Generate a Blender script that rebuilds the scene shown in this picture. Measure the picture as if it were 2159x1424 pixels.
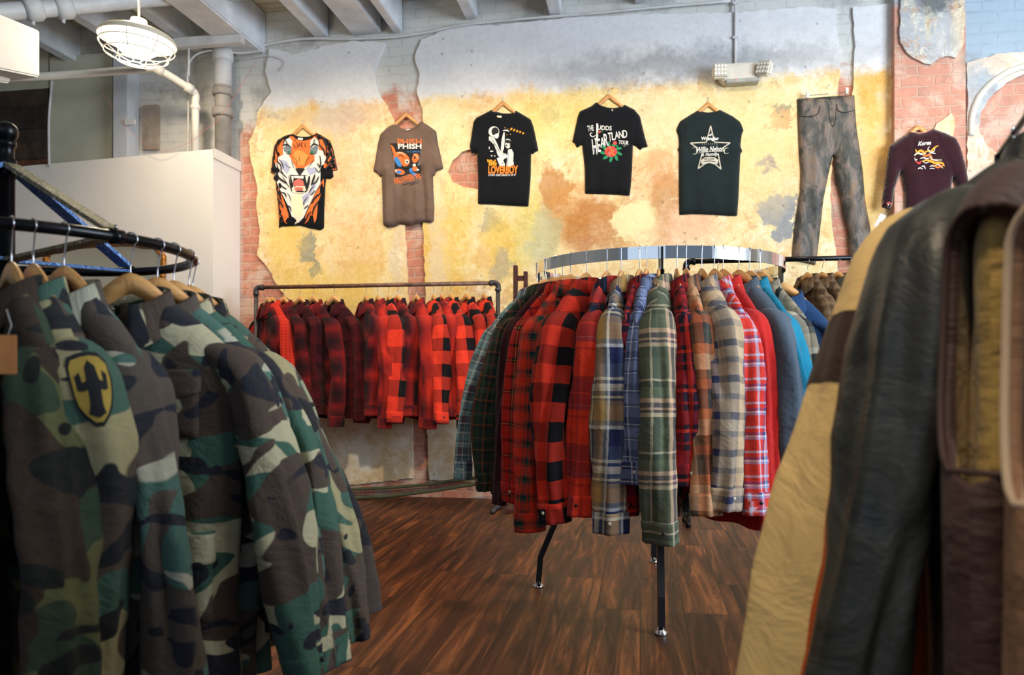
import bpy, bmesh, math, random
import numpy as np
from mathutils import Vector, Matrix
from mathutils.geometry import delaunay_2d_cdt
sc = bpy.context.scene
COL = sc.collection
for _o in list(bpy.data.objects): bpy.data.objects.remove(_o)

# ------------------------------------------------ camera, world, lights, exposure
F, CX, HY, CZ = 1590.0, 1079.5, 775.0, 1.02        # focal length in px, horizon row, camera height
A, D0 = 0.17, 5.82                                 # back wall plane: Y + A*X = D0
NW = math.sqrt(1 + A*A); PHI = -math.atan(A)
cam_d = bpy.data.cameras.new('camera'); cam = bpy.data.objects.new('camera', cam_d); COL.objects.link(cam)
cam.location = (0, 0, CZ); cam.rotation_euler = (math.pi/2, 0, 0)
cam_d.sensor_width = 36; cam_d.lens = 36*F/2159; cam_d.shift_y = (HY-712)/2159
cam_d.clip_start = 0.05
cam_d.dof.use_dof = True; cam_d.dof.focus_distance = 3.6; cam_d.dof.aperture_fstop = 3.6
sc.camera = cam
sc.view_settings.view_transform = 'Standard'; sc.view_settings.look = 'None'
sc.view_settings.gamma = 1; sc.view_settings.use_curve_mapping = False
sc.view_settings.exposure = 0.0
w = bpy.data.worlds.new('world'); sc.world = w; w.use_nodes = True
w.node_tree.nodes['Background'].inputs[0].default_value = (0.62, 0.78, 1.0, 1)
w.node_tree.nodes['Background'].inputs[1].default_value = 0.26

def light(name, kind, loc, target, power, color, size=0.3, spot=1.2, blend=0.8, sy=None):
    d = bpy.data.lights.new(name, kind); d.energy = power; d.color = color
    o = bpy.data.objects.new(name, d); COL.objects.link(o); o.location = loc
    o.rotation_euler = (Vector(target)-Vector(loc)).to_track_quat('-Z', 'Y').to_euler()
    if kind == 'AREA':
        d.size = size
        if sy: d.shape = 'RECTANGLE'; d.size_y = sy
    elif kind == 'SPOT':
        d.spot_size = spot; d.spot_blend = blend; d.shadow_soft_size = size
    else: d.shadow_soft_size = size
    return o
WARM = (1.0, 0.80, 0.55)
for i, (x, e) in enumerate([(-2.4, 84), (-1.3, 88), (-0.2, 88), (0.9, 70), (2.1, 54), (3.2, 45)]):   # ceiling wall-washers
    y = D0 - A*x - 1.35
    light('wall_spot', 'SPOT', (x, y, 3.5), (x, D0-A*x, 1.95), e, WARM, 0.08, 1.75, 1.0)
light('shop_window_daylight', 'AREA', (4.6, 0.6, 2.3), (0.4, 5.4, 3.0), 400, (0.76, 0.88, 1.0), 2.6, sy=2.4)
light('street_daylight', 'AREA', (-1.6, -2.6, 2.9), (0.2, 4.0, 1.2), 18, (0.70, 0.84, 1.0), 3.4, sy=2.2)
light('foreground_fill_spot', 'SPOT', (-0.35, -0.3, 3.3), (0.95, 0.95, 1.05), 150, (1.0, 0.80, 0.56), 0.12, 0.75, 0.8)  # added fill for the right-foreground garments, no fixture behind it
light('wall_base_fill_spot', 'SPOT', (-0.5, 1.2, 3.5), (-0.75, 6.0, 0.35), 420, (1.0, 0.84, 0.64), 0.10, 0.40, 0.8)  # added fill that brightens the wall base below the pipe rack
light('aisle_lamp_near', 'SPOT', (-0.1, 3.7, 3.5), (-0.55, 3.9, 0), 130, (1.0, 0.66, 0.36), 0.10, 1.1, 0.9)
light('aisle_lamp_far', 'SPOT', (0.2, 1.2, 3.5), (0.5, 2.6, 1.0), 75, (1.0, 0.80, 0.58), 0.12, 1.5, 0.9)

# ------------------------------------------------ helpers
def lin(c, k=1.0):
    return tuple((((v/255)/12.92) if v <= 10 else (((v/255)+0.055)/1.055)**2.4)*k for v in c[:3]) + (1,)
def P(px, py, Y): return Vector(((px-CX)/F*Y, Y, CZ+(HY-py)/F*Y))
def SZ(px, py, off=0.0):
    """wall coordinates (s along wall, z up) of a pixel on the plane `off` metres in front of the wall"""
    k = (px-CX)/F; Y = (D0-off*NW)/(1+A*k); X = k*Y
    return ((X+off*A/NW)*NW, CZ+(HY-py)/F*Y)
def WP(s, z, off=0.0):
    return Vector((s/NW-off*A/NW, D0-s*A/NW-off/NW, z))
def tag(o, label=None, cat=None, group=None, kind=None):
    if label: o['label'] = label
    if cat: o['category'] = cat
    if group: o['group'] = group
    if kind: o['kind'] = kind
    return o
def empty(name, loc, rz=0, label=None, cat=None, group=None):
    o = bpy.data.objects.new(name, None); COL.objects.link(o); o.location = loc; o.rotation_euler = (0, 0, rz)
    o.empty_display_size = 0.05
    return tag(o, label, cat, group)
def obj(name, me, mats=None, parent=None, smooth=True, loc=None, rz=None):
    if isinstance(me, bmesh.types.BMesh):
        b = me; me = bpy.data.meshes.new(name); b.to_mesh(me); b.free()
    if mats is not None:
        if not isinstance(mats, (list, tuple)): mats = [mats]
        for m in mats: me.materials.append(m)
    if smooth and len(me.polygons): me.polygons.foreach_set('use_smooth', [True]*len(me.polygons))
    o = bpy.data.objects.new(name, me); COL.objects.link(o)
    if parent: o.parent = parent
    if loc is not None: o.location = loc
    if rz is not None: o.rotation_euler = (0, 0, rz)
    return o
def grid_mesh(name, V, UV=None, closed_u=False, merge=None, extra=None):
    """V: array (nv, nu, 3)"""
    nv, nu = V.shape[:2]; me = bpy.data.meshes.new(name)
    idx = np.arange(nv*nu).reshape(nv, nu)
    if closed_u: idx = np.concatenate([idx, idx[:, :1]], 1)
    q = np.stack([idx[:-1, :-1], idx[:-1, 1:], idx[1:, 1:], idx[1:, :-1]], -1).reshape(-1, 4)
    me.from_pydata(V.reshape(-1, 3).tolist(), [], q.tolist())
    if UV is not None:
        # closed grids bring one more UV column than vertices
        f = UV.reshape(-1, 2); nu2 = UV.shape[1]
        j = np.arange(nv*nu2).reshape(nv, nu2)
        ql = np.stack([j[:-1, :-1], j[:-1, 1:], j[1:, 1:], j[1:, :-1]], -1).reshape(-1)
        l = me.uv_layers.new(name='UVMap'); l.data.foreach_set('uv', f[ql].astype(np.float32).ravel())
    me.update(); return me
def bx(bm, lo, hi, mi=0):
    lo = Vector(lo); hi = Vector(hi)
    vs = [bm.verts.new((x, y, z)) for x in (lo.x, hi.x) for y in (lo.y, hi.y) for z in (lo.z, hi.z)]
    for f in ((0, 1, 3, 2), (4, 6, 7, 5), (0, 4, 5, 1), (2, 3, 7, 6), (0, 2, 6, 4), (1, 5, 7, 3)):
        g = bm.faces.new([vs[i] for i in f]); g.material_index = mi
    return vs
def bevel(bm, w=0.003, seg=2):
    bmesh.ops.recalc_face_normals(bm, faces=bm.faces)
    bmesh.ops.bevel(bm, geom=list(bm.edges), offset=w, segments=seg, affect='EDGES', clamp_overlap=True)
def box_obj(name, lo, hi, mat, parent=None, bev=0.003, loc=None, rz=None):
    bm = bmesh.new(); bx(bm, lo, hi)
    if bev: bevel(bm, bev)
    else: bmesh.ops.recalc_face_normals(bm, faces=bm.faces)
    return obj(name, bm, mat, parent, smooth=False, loc=loc, rz=rz)
def tube(bm, pts, r, n=10, caps=True, closed=False, mi=0, sq=False, ry=None):
    """tube along pts; r a number or list; sq makes a rectangular section"""
    pts = [Vector(p) for p in pts]; m = len(pts); rs = r if isinstance(r, (list, tuple)) else [r]*m
    rings = []; up = None
    for i, p in enumerate(pts):
        a = pts[(i-1) % m] if (closed or i) else p; b = pts[(i+1) % m] if (closed or i < m-1) else p
        t = (b-a).normalized()
        if up is None:
            up = Vector((0, 0, 1)) if abs(t.z) < 0.9 else Vector((0, 1, 0))
        sx = t.cross(up)
        if sx.length < 1e-4: sx = t.cross(Vector((1, 0, 0)))
        sx.normalize(); uy = sx.cross(t).normalized(); up = uy
        ring = []
        for k in range(n):
            an = 2*math.pi*(k+(0.5 if sq else 0))/n
            rr = rs[i]*(math.sqrt(2) if sq and n == 4 else 1)
            ring.append(bm.verts.new(p+sx*math.cos(an)*rr+uy*math.sin(an)*(rr if ry is None else ry*(math.sqrt(2) if sq and n == 4 else 1))))
        rings.append(ring)
    L = m if closed else m-1
    for i in range(L):
        A_, B_ = rings[i], rings[(i+1) % m]
        for k in range(n):
            f = bm.faces.new((A_[k], A_[(k+1) % n], B_[(k+1) % n], B_[k])); f.material_index = mi
    if caps and not closed:
        bm.faces.new(rings[0][::-1]).material_index = mi; bm.faces.new(rings[-1]).material_index = mi
    return bm
def tube_obj(name, pts, r, mat, parent=None, n=10, closed=False, sq=False, ry=None):
    b = tube(bmesh.new(), pts, r, n, True, closed, 0, sq, ry); bmesh.ops.recalc_face_normals(b, faces=b.faces)
    return obj(name, b, mat, parent, smooth=not sq)
def lathe(bm, prof, n=24, c=(0, 0, 0), mi=0, axis='z'):
    rings = []
    for r, z in prof:
        ring = []
        for k in range(n):
            a = 2*math.pi*k/n
            v = (r*math.cos(a), r*math.sin(a), z) if axis == 'z' else (r*math.cos(a), z, r*math.sin(a))
            ring.append(bm.verts.new((v[0]+c[0], v[1]+c[1], v[2]+c[2])))
        rings.append(ring)
    for i in range(len(rings)-1):
        for k in range(n):
            bm.faces.new((rings[i][k], rings[i][(k+1) % n], rings[i+1][(k+1) % n], rings[i+1][k])).material_index = mi
    bmesh.ops.remove_doubles(bm, verts=bm.verts, dist=1e-5)
    return bm
def smooth_path(pts, k=6):
    pts = [Vector(p) for p in pts]; out = []
    for i in range(len(pts)-1):
        p0 = pts[max(i-1, 0)]; p1 = pts[i]; p2 = pts[i+1]; p3 = pts[min(i+2, len(pts)-1)]
        for j in range(k):
            t = j/k
            out.append(0.5*((2*p1)+(p2-p0)*t+(2*p0-5*p1+4*p2-p3)*t*t+(3*p1-p0-3*p2+p3)*t**3))
    out.append(pts[-1]); return out

# ------------------------------------------------ materials
def nmat(name):
    m = bpy.data.materials.new(name); m.use_nodes = True; nt = m.node_tree
    return m, nt, nt.nodes['Principled BSDF']
def nd(nt, t, inp=None, **pr):
    n = nt.nodes.new(t)
    for k, v in pr.items(): setattr(n, k, v)
    for k, v in (inp or {}).items():
        if isinstance(v, bpy.types.NodeSocket): nt.links.new(v, n.inputs[k])
        else: n.inputs[k].default_value = v
    return n
def mx(nt, f, a, b, mode='MIX'):
    n = nt.nodes.new('ShaderNodeMix'); n.data_type = 'RGBA'; n.blend_type = mode
    for i, v in ((0, f), (6, a), (7, b)):
        if isinstance(v, bpy.types.NodeSocket): nt.links.new(v, n.inputs[i])
        else: n.inputs[i].default_value = v
    return n.outputs[2]
def mth(nt, op, a, b=0.0, c=0.0):
    n = nt.nodes.new('ShaderNodeMath'); n.operation = op
    for i, v in enumerate((a, b, c)):
        if isinstance(v, bpy.types.NodeSocket): nt.links.new(v, n.inputs[i])
        else: n.inputs[i].default_value = v
    return n.outputs[0]
def noise(nt, vec, scale, det=4, rough=0.55, dist=0.0):
    n = nd(nt, 'ShaderNodeTexNoise', {'Scale': scale, 'Detail': det, 'Roughness': rough, 'Distortion': dist})
    if vec is not None: nt.links.new(vec, n.inputs['Vector'])
    return n
def ramp(nt, fac, stops, interp='LINEAR'):
    r = nt.nodes.new('ShaderNodeValToRGB'); r.color_ramp.interpolation = interp; e = r.color_ramp.elements
    e[0].position = stops[0][0]; e[0].color = stops[0][1]
    e[1].position = stops[-1][0]; e[1].color = stops[-1][1]
    for p, c in stops[1:-1]:
        x = e.new(p); x.color = c
    nt.links.new(fac, r.inputs[0]); return r.outputs[0]
def step(nt, v, lo, hi):
    n = nd(nt, 'ShaderNodeMapRange', {'From Min': lo, 'From Max': hi}); nt.links.new(v, n.inputs[0]); return n.outputs[0]
def bump(nt, bs, h, strength=0.3, dist=0.01):
    b = nd(nt, 'ShaderNodeBump', {'Strength': strength, 'Distance': dist}); nt.links.new(h, b.inputs['Height'])
    nt.links.new(b.outputs[0], bs.inputs['Normal'])
MC = {}
def plain(name, c, rough=0.6, metal=0.0, var=0.12, scale=12, bmp=0.0, coat=0.0, spec=None):
    if name in MC: return MC[name]
    m, nt, bs = nmat(name); tc = nd(nt, 'ShaderNodeTexCoord')
    nz = noise(nt, tc.outputs['Object'], scale, 5)
    a = lin(c); d = tuple(v*(1-var*2) for v in a[:3])+(1,); e = tuple(min(1, v*(1+var)) for v in a[:3])+(1,)
    nt.links.new(ramp(nt, nz.outputs[0], [(0.3, d), (0.7, e)]), bs.inputs['Base Color'])
    bs.inputs['Roughness'].default_value = rough; bs.inputs['Metallic'].default_value = metal
    if spec is not None: bs.inputs['Specular IOR Level'].default_value = spec
    if coat: bs.inputs['Coat Weight'].default_value = coat
    if bmp: bump(nt, bs, noise(nt, tc.outputs['Object'], scale*6, 3).outputs[0], bmp, 0.004)
    MC[name] = m; return m
def fabric_finish(nt, bs, uv, fuzz=0.25, rough=0.95, scale=900, wr=0.35):
    bs.inputs['Roughness'].default_value = rough; bs.inputs['Specular IOR Level'].default_value = 0.15
    bs.inputs['Sheen Weight'].default_value = fuzz; bs.inputs['Sheen Roughness'].default_value = 0.5
    a = noise(nt, uv, 9, 4, 0.6, 0.6).outputs[0]; b = noise(nt, uv, scale, 2).outputs[0]
    bump(nt, bs, mth(nt, 'ADD', a, mth(nt, 'MULTIPLY', b, 0.06)), min(1.0, wr*1.6), 0.03)
def plaid(name, period, warp, weft=None, interp='CONSTANT', fuzz=0.06, tilt=0.0, mixf=0.5):
    """woven check: the same stripe sequence across and along, averaged where they cross"""
    if name in MC: return MC[name]
    m, nt, bs = nmat(name); uvn = nd(nt, 'ShaderNodeUVMap'); uv = uvn.outputs[0]
    soft = noise(nt, uv, 60, 2).outputs[0]
    sp = nd(nt, 'ShaderNodeSeparateXYZ', {0: uv}); cols = []
    pw = period if isinstance(period, tuple) else (period, period)
    for ch, sq, pp in ((0, warp, pw[0]), (1, weft or warp, pw[1])):
        c = mth(nt, 'ADD', sp.outputs[ch], mth(nt, 'MULTIPLY', soft, 0.0035))
        fr = mth(nt, 'FRACT', mth(nt, 'ADD', mth(nt, 'DIVIDE', c, pp), 20.0))
        st = [(p, lin(cc)) for p, cc in sq]
        if len(st) == 1: st = st+[(1.0, st[0][1])]
        cols.append(ramp(nt, fr, st, interp))
    wv = nd(nt, 'ShaderNodeTexWave', {'Vector': uv, 'Scale': 180.0, 'Distortion': 1.0}, wave_type='BANDS', bands_direction='DIAGONAL').outputs['Fac']
    f = mth(nt, 'ADD', mth(nt, 'MULTIPLY', wv, 0.3), mixf-0.15)
    c = mx(nt, f, cols[0], cols[1])
    c = mx(nt, 0.35, c, mx(nt, noise(nt, uv, 420, 2).outputs[0], (0, 0, 0, 1), (1, 1, 1, 1)), 'SOFT_LIGHT')
    nt.links.new(c, bs.inputs['Base Color']); fabric_finish(nt, bs, uv, fuzz); MC[name] = m; return m
def cloth(name, c, fuzz=0.1, rough=0.95, var=0.12, wr=0.35, metal=0.0, spec=0.15, sc1=5):
    if name in MC: return MC[name]
    m, nt, bs = nmat(name); uv = nd(nt, 'ShaderNodeUVMap').outputs[0]
    a = lin(c); n1 = noise(nt, uv, sc1, 5).outputs[0]
    d = tuple(v*(1-var*1.5) for v in a[:3])+(1,); e = tuple(min(1, v*(1+var)) for v in a[:3])+(1,)
    nt.links.new(ramp(nt, n1, [(0.35, d), (0.65, e)]), bs.inputs['Base Color'])
    fabric_finish(nt, bs, uv, fuzz, rough, 500, wr); bs.inputs['Specular IOR Level'].default_value = spec
    MC[name] = m; return m
def camo(name, tan, green, brown, black, fade=0.0, scale=6.0, off=0.0):
    if name in MC: return MC[name]
    m, nt, bs = nmat(name); uv = nd(nt, 'ShaderNodeUVMap').outputs[0]
    mp = nd(nt, 'ShaderNodeMapping', {'Vector': uv, 'Location': (off, off*1.7, off*0.3), 'Scale': (1.0, 1.45, 1.0), 'Rotation': (0, 0, 0.35)})
    v = mp.outputs[0]
    def sh(k): return nd(nt, 'ShaderNodeMapping', {'Vector': v, 'Location': (k*3.1, k*5.7, k)}).outputs[0]
    def lay(k, s, th, d=0.9):
        n = noise(nt, sh(k), s, 1.2, 0.45, d).outputs[0]; return step(nt, n, th-0.004, th+0.004)
    c = mx(nt, lay(1, scale, 0.47), lin(tan), lin(green))
    c = mx(nt, lay(2, scale*0.85, 0.545), c, lin(brown))
    c = mx(nt, lay(3, scale*1.15, 0.60, 1.5), c, lin(black))
    c = mx(nt, mth(nt, 'MULTIPLY', noise(nt, uv, 70, 4).outputs[0], 0.16+fade), c, lin((120, 120, 108)))
    nt.links.new(c, bs.inputs['Base Color']); fabric_finish(nt, bs, uv, 0.05, 0.9, 700, 0.5); MC[name] = m; return m
def emis(name, c, s):
    m, nt, bs = nmat(name); bs.inputs['Emission Color'].default_value = lin(c); bs.inputs['Emission Strength'].default_value = s
    bs.inputs['Base Color'].default_value = lin(c); return m
STEEL = plain('black_iron_pipe', (30, 31, 35), 0.28, 0.75, 0.2, 20)
RUSTY = plain('rusty_pipe', (122, 88, 70), 0.5, 0.25, 0.3, 18, 0.2)
DARKPIPE = plain('dark_pipe', (74, 70, 74), 0.45, 0.4, 0.3, 18, 0.2)
CHROME = plain('polished_chrome', (225, 228, 232), 0.06, 1.0, 0.02, 6)
WIRE = plain('hook_wire', (190, 190, 195), 0.22, 1.0, 0.05, 20)
BLACKM = plain('black_enamel', (18, 20, 26), 0.35, 0.1, 0.2, 14)
WHITEP = plain('white_paint', (222, 218, 212), 0.55, 0, 0.03, 4, 0.1)
PIPEW = plain('painted_pipe', (205, 206, 208), 0.5, 0, 0.08, 7, 0.2)
CASTP = plain('half_painted_cast_iron', (150, 145, 140), 0.6, 0, 0.2, 5, 0.3)
def wood_mat(name, c, dark, rough=0.4, sc=1.0):
    if name in MC: return MC[name]
    m, nt, bs = nmat(name); tc = nd(nt, 'ShaderNodeTexCoord')
    mp = nd(nt, 'ShaderNodeMapping', {'Vector': tc.outputs['Object'], 'Scale': (6*sc, 60*sc, 60*sc)})
    n = noise(nt, mp.outputs[0], 1.2, 5, 0.6, 0.4).outputs[0]
    nt.links.new(ramp(nt, n, [(0.25, lin(dark)), (0.7, lin(c))]), bs.inputs['Base Color'])
    bs.inputs['Roughness'].default_value = rough; MC[name] = m; return m
HWOOD = wood_mat('varnished_hanger_wood', (228, 176, 112), (196, 136, 78), 0.32)
DWOOD = wood_mat('dark_stained_wood', (92, 48, 38), (50, 26, 22), 0.45)

# ------------------------------------------------ 2-D region tools
def inpoly(pts, poly):
    pts = np.asarray(pts, float); poly = np.asarray(poly, float); x, y = pts[:, 0], pts[:, 1]; r = np.zeros(len(pts), bool)
    for (x1, y1), (x2, y2) in zip(poly, np.roll(poly, -1, 0)):
        c = ((y1 > y) != (y2 > y)); d = (y2-y1) if abs(y2-y1) > 1e-12 else 1e-12
        r ^= c & (x < (x2-x1)*(y-y1)/d+x1)
    return r
def polydist(pts, poly, closed=True):
    pts = np.asarray(pts, float); poly = np.asarray(poly, float); best = np.full(len(pts), 1e9)
    q = np.roll(poly, -1, 0) if closed else poly[1:]
    for a, b in zip(poly, q):
        ab = b-a; t = np.clip(((pts-a)@ab)/max(ab@ab, 1e-12), 0, 1)
        best = np.minimum(best, np.linalg.norm(pts-(a+t[:, None]*ab), axis=1))
    return best
def densify(poly, step_, rough=0.0, rng=None, closed=True):
    poly = [np.array(p, float) for p in poly]; out = []; n = len(poly)
    for i in range(n if closed else n-1):
        a, b = poly[i], poly[(i+1) % n]; L = np.linalg.norm(b-a); k = max(1, int(L/step_)); nrm = np.array([-(b-a)[1], (b-a)[0]])/max(L, 1e-9)
        for j in range(k):
            p = a+(b-a)*j/k
            if rough: p = p+nrm*rng.uniform(-rough, rough)
            out.append(p)
    return out
def chaikin(poly, n=1):
    for _ in range(n):
        out = []
        for i in range(len(poly)):
            a = np.array(poly[i], float); b = np.array(poly[(i+1) % len(poly)], float)
            out += [a*0.75+b*0.25, a*0.25+b*0.75]
        poly = out
    return poly
def corners(poly, r=.006):
    out = []; n = len(poly)
    for i in range(n):
        p = np.array(poly[i], float); a = np.array(poly[i-1], float)-p; b = np.array(poly[(i+1) % n], float)-p
        la, lb = np.linalg.norm(a), np.linalg.norm(b); out += [p+a/la*min(r, la*.25), p+b/lb*min(r, lb*.25)]
    return out
def region(poly, h, holes=(), grid=True):
    """triangulate a polygon with holes, interior points on a grid of step h"""
    poly = [tuple(p) for p in poly]; vs = list(poly); ed = [(i, (i+1) % len(poly)) for i in range(len(poly))]
    for H in holes:
        o = len(vs); vs += [tuple(p) for p in H]; ed += [(o+i, o+(i+1) % len(H)) for i in range(len(H))]
    if grid:
        a = np.array(poly); lo, hi = a.min(0), a.max(0)
        gx, gy = np.meshgrid(np.arange(lo[0], hi[0], h), np.arange(lo[1], hi[1], h))
        gx = gx+(np.arange(gx.shape[0])[:, None] % 2)*h*0.5
        g = np.stack([gx.ravel(), gy.ravel()], 1); ok = inpoly(g, poly) & (polydist(g, poly) > h*0.45)
        for H in holes: ok &= ~inpoly(g, H) & (polydist(g, H) > h*0.45)
        vs += [tuple(p) for p in g[ok]]
    r = delaunay_2d_cdt([Vector(p) for p in vs], ed, [], 0, 1e-6)
    V = np.array([tuple(v) for v in r[0]]); T = np.array([f for f in r[2] if len(f) == 3])
    c = V[T].mean(1); ok = inpoly(c, poly)
    for H in holes: ok &= ~inpoly(c, H)
    return V, T[ok]
def slab(name, poly, th, mat, parent, holes=(), off=0.0, uvs=False):
    """extruded polygon in local x-z, front face at y = -(off+th)"""
    V, T = region(poly, 1, holes, grid=False); bm = bmesh.new()
    f = [bm.verts.new((p[0], -(off+th), p[1])) for p in V]
    b = [bm.verts.new((p[0], -off, p[1])) for p in V]
    for t in T:
        bm.faces.new([f[i] for i in t]); bm.faces.new([b[i] for i in t[::-1]])
    cnt = {}
    for t in T:
        for i, j in ((t[0], t[1]), (t[1], t[2]), (t[2], t[0])): cnt[(i, j)] = 1
    for (i, j) in cnt:
        if (j, i) not in cnt: bm.faces.new((f[j], f[i], b[i], b[j]))
    bmesh.ops.recalc_face_normals(bm, faces=bm.faces)
    return obj(name, bm, mat, parent, smooth=False)
rng = random.Random(7)
def WZ(pts, off=0.0): return [SZ(x, y, off) for x, y in pts]

# ------------------------------------------------ floor
def floor_mat():
    m, nt, bs = nmat('wood_plank_floor'); tc = nd(nt, 'ShaderNodeTexCoord')
    mp = nd(nt, 'ShaderNodeMapping', {'Vector': tc.outputs['Object'], 'Rotation': (0, 0, -PHI-math.pi/2+0.0)})
    v = mp.outputs[0]
    br = nd(nt, 'ShaderNodeTexBrick', {'Vector': v, 'Color1': (0, 0, 0, 1), 'Color2': (1, 1, 1, 1), 'Mortar': (0.5, 0.5, 0.5, 1), 'Scale': 1.0,
            'Mortar Size': 0.0022, 'Mortar Smooth': 0.2, 'Bias': 0.0, 'Brick Width': 1.22, 'Row Height': 0.18}, offset=0.37, offset_frequency=2)
    cell = nd(nt, 'ShaderNodeVectorMath', {0: v}, operation='ADD')
    comb = nd(nt, 'ShaderNodeCombineXYZ', {0: mth(nt, 'MULTIPLY', br.outputs['Color'], 7.0), 2: mth(nt, 'MULTIPLY', br.outputs['Color'], 13.0)})
    nt.links.new(comb.outputs[0], cell.inputs[1])
    g = nd(nt, 'ShaderNodeMapping', {'Vector': cell.outputs[0], 'Scale': (0.8, 9.0, 1.0)}).outputs[0]
    n1 = noise(nt, g, 1.6, 8, 0.68, 1.1).outputs[0]
    n2 = noise(nt, nd(nt, 'ShaderNodeMapping', {'Vector': cell.outputs[0], 'Scale': (3, 60, 1)}).outputs[0], 2.0, 5, 0.7, 0.3).outputs[0]
    c = ramp(nt, n1, [(0.30, lin((32, 22, 16))), (0.43, lin((72, 47, 33))), (0.54, lin((114, 76, 50))), (0.66, lin((172, 118, 74)))])
    c = mx(nt, 0.55, c, mx(nt, n2, lin((30, 18, 12)), lin((210, 150, 110))), 'SOFT_LIGHT')
    c = mx(nt, mth(nt, 'MULTIPLY', br.outputs['Color'], 0.40), c, lin((44, 27, 20)))
    c = mx(nt, mth(nt, 'MULTIPLY', br.outputs['Fac'], 0.7), c, lin((18, 11, 8)))
    nt.links.new(c, bs.inputs['Base Color'])
    nt.links.new(mth(nt, 'MULTIPLY_ADD', n2, 0.25, 0.34), bs.inputs['Roughness'])
    bs.inputs['Specular IOR Level'].default_value = 0.35
    bump(nt, bs, mth(nt, 'SUBTRACT', mth(nt, 'MULTIPLY', n2, 0.25), br.outputs['Fac']), 0.25, 0.002); return m
bm = bmesh.new(); bx(bm, (-6.5, -2.5, -0.1), (6.5, 7.5, 0)); bmesh.ops.recalc_face_normals(bm, faces=bm.faces)
tag(obj('floor', bm, floor_mat(), smooth=False), kind='structure')

# ------------------------------------------------ back wall: bare and painted brick behind broken plaster
def brick_mat(name, paint, paint2, zone='back'):
    m, nt, bs = nmat(name); tc = nd(nt, 'ShaderNodeTexCoord'); o = tc.outputs['Object']
    sp = nd(nt, 'ShaderNodeSeparateXYZ', {0: o})
    wob = noise(nt, o, 9, 3)
    xz = nd(nt, 'ShaderNodeCombineXYZ', {0: mth(nt, 'ADD', sp.outputs[0], mth(nt, 'MULTIPLY', wob.outputs[0], 0.05)),
                                         1: mth(nt, 'ADD', sp.outputs[2], mth(nt, 'MULTIPLY', wob.outputs[0], 0.035))}).outputs[0]
    br = nd(nt, 'ShaderNodeTexBrick', {'Vector': xz, 'Color1': lin((176, 100, 74)), 'Color2': lin((144, 88, 72)), 'Mortar': lin((172, 140, 118)), 'Scale': 1.0,
            'Mortar Size': 0.008, 'Mortar Smooth': 0.4, 'Bias': -0.2, 'Brick Width': 0.215, 'Row Height': 0.073})
    n1 = noise(nt, o, 3.5, 6, 0.65, 0.5).outputs[0]; n2 = noise(nt, o, 14, 5, 0.6).outputs[0]
    c = mx(nt, step(nt, n2, 0.45, 0.7), br.outputs['Color'], lin((198, 128, 98)))
    c = mx(nt, step(nt, n1, 0.50, 0.60), c, lin((196, 168, 150)))
    pn = mx(nt, n1, lin(paint), lin(paint2))
    pn = mx(nt, mth(nt, 'MULTIPLY', mth(nt, 'MULTIPLY', br.outputs['Fac'], step(nt, n2, 0.4, 0.65)), 0.22), pn, lin((96, 94, 92)))
    zz = mth(nt, 'ADD', sp.outputs[2], mth(nt, 'MULTIPLY', mth(nt, 'SUBTRACT', n1, 0.5), 0.5))
    if zone == 'back':                    # grey paint high up, concrete-coloured block at the far left
        f = mth(nt, 'MAXIMUM', step(nt, zz, 3.12, 3.22), mth(nt, 'MULTIPLY', step(nt, zz, 2.92, 3.04), step(nt, sp.outputs[0], SZ(590, 300)[0]+.01, SZ(590, 300)[0]-.01)))
        left = step(nt, mth(nt, 'ADD', sp.outputs[0], mth(nt, 'MULTIPLY', n1, 0.10)), SZ(512, 600)[0]+0.06, SZ(505, 600)[0]+0.02)
        f = mth(nt, 'MAXIMUM', f, left)
    elif zone == 'pilaster': f = step(nt, zz, 3.50, 3.56)
    else: f = step(nt, zz, 3.02, 3.08)
    c = mx(nt, 0.38 if zone != 'back' else 0.2, c, lin((216, 178, 162)))
    c = mx(nt, f, c, pn)
    sm = mx(nt, step(nt, noise(nt, o, 2.3, 5).outputs[0], 0.58, 0.66), c, lin((120, 122, 122)))
    nt.links.new(mx(nt, 0.5, c, sm), bs.inputs['Base Color']); bs.inputs['Roughness'].default_value = 0.9
    h = mth(nt, 'SUBTRACT', mth(nt, 'MULTIPLY', n2, 0.8), mth(nt, 'MULTIPLY', br.outputs['Fac'], mth(nt, 'SUBTRACT', 1.0, mth(nt, 'MULTIPLY', f, 0.75))))
    bump(nt, bs, h, 0.55, 0.010); return m
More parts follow.
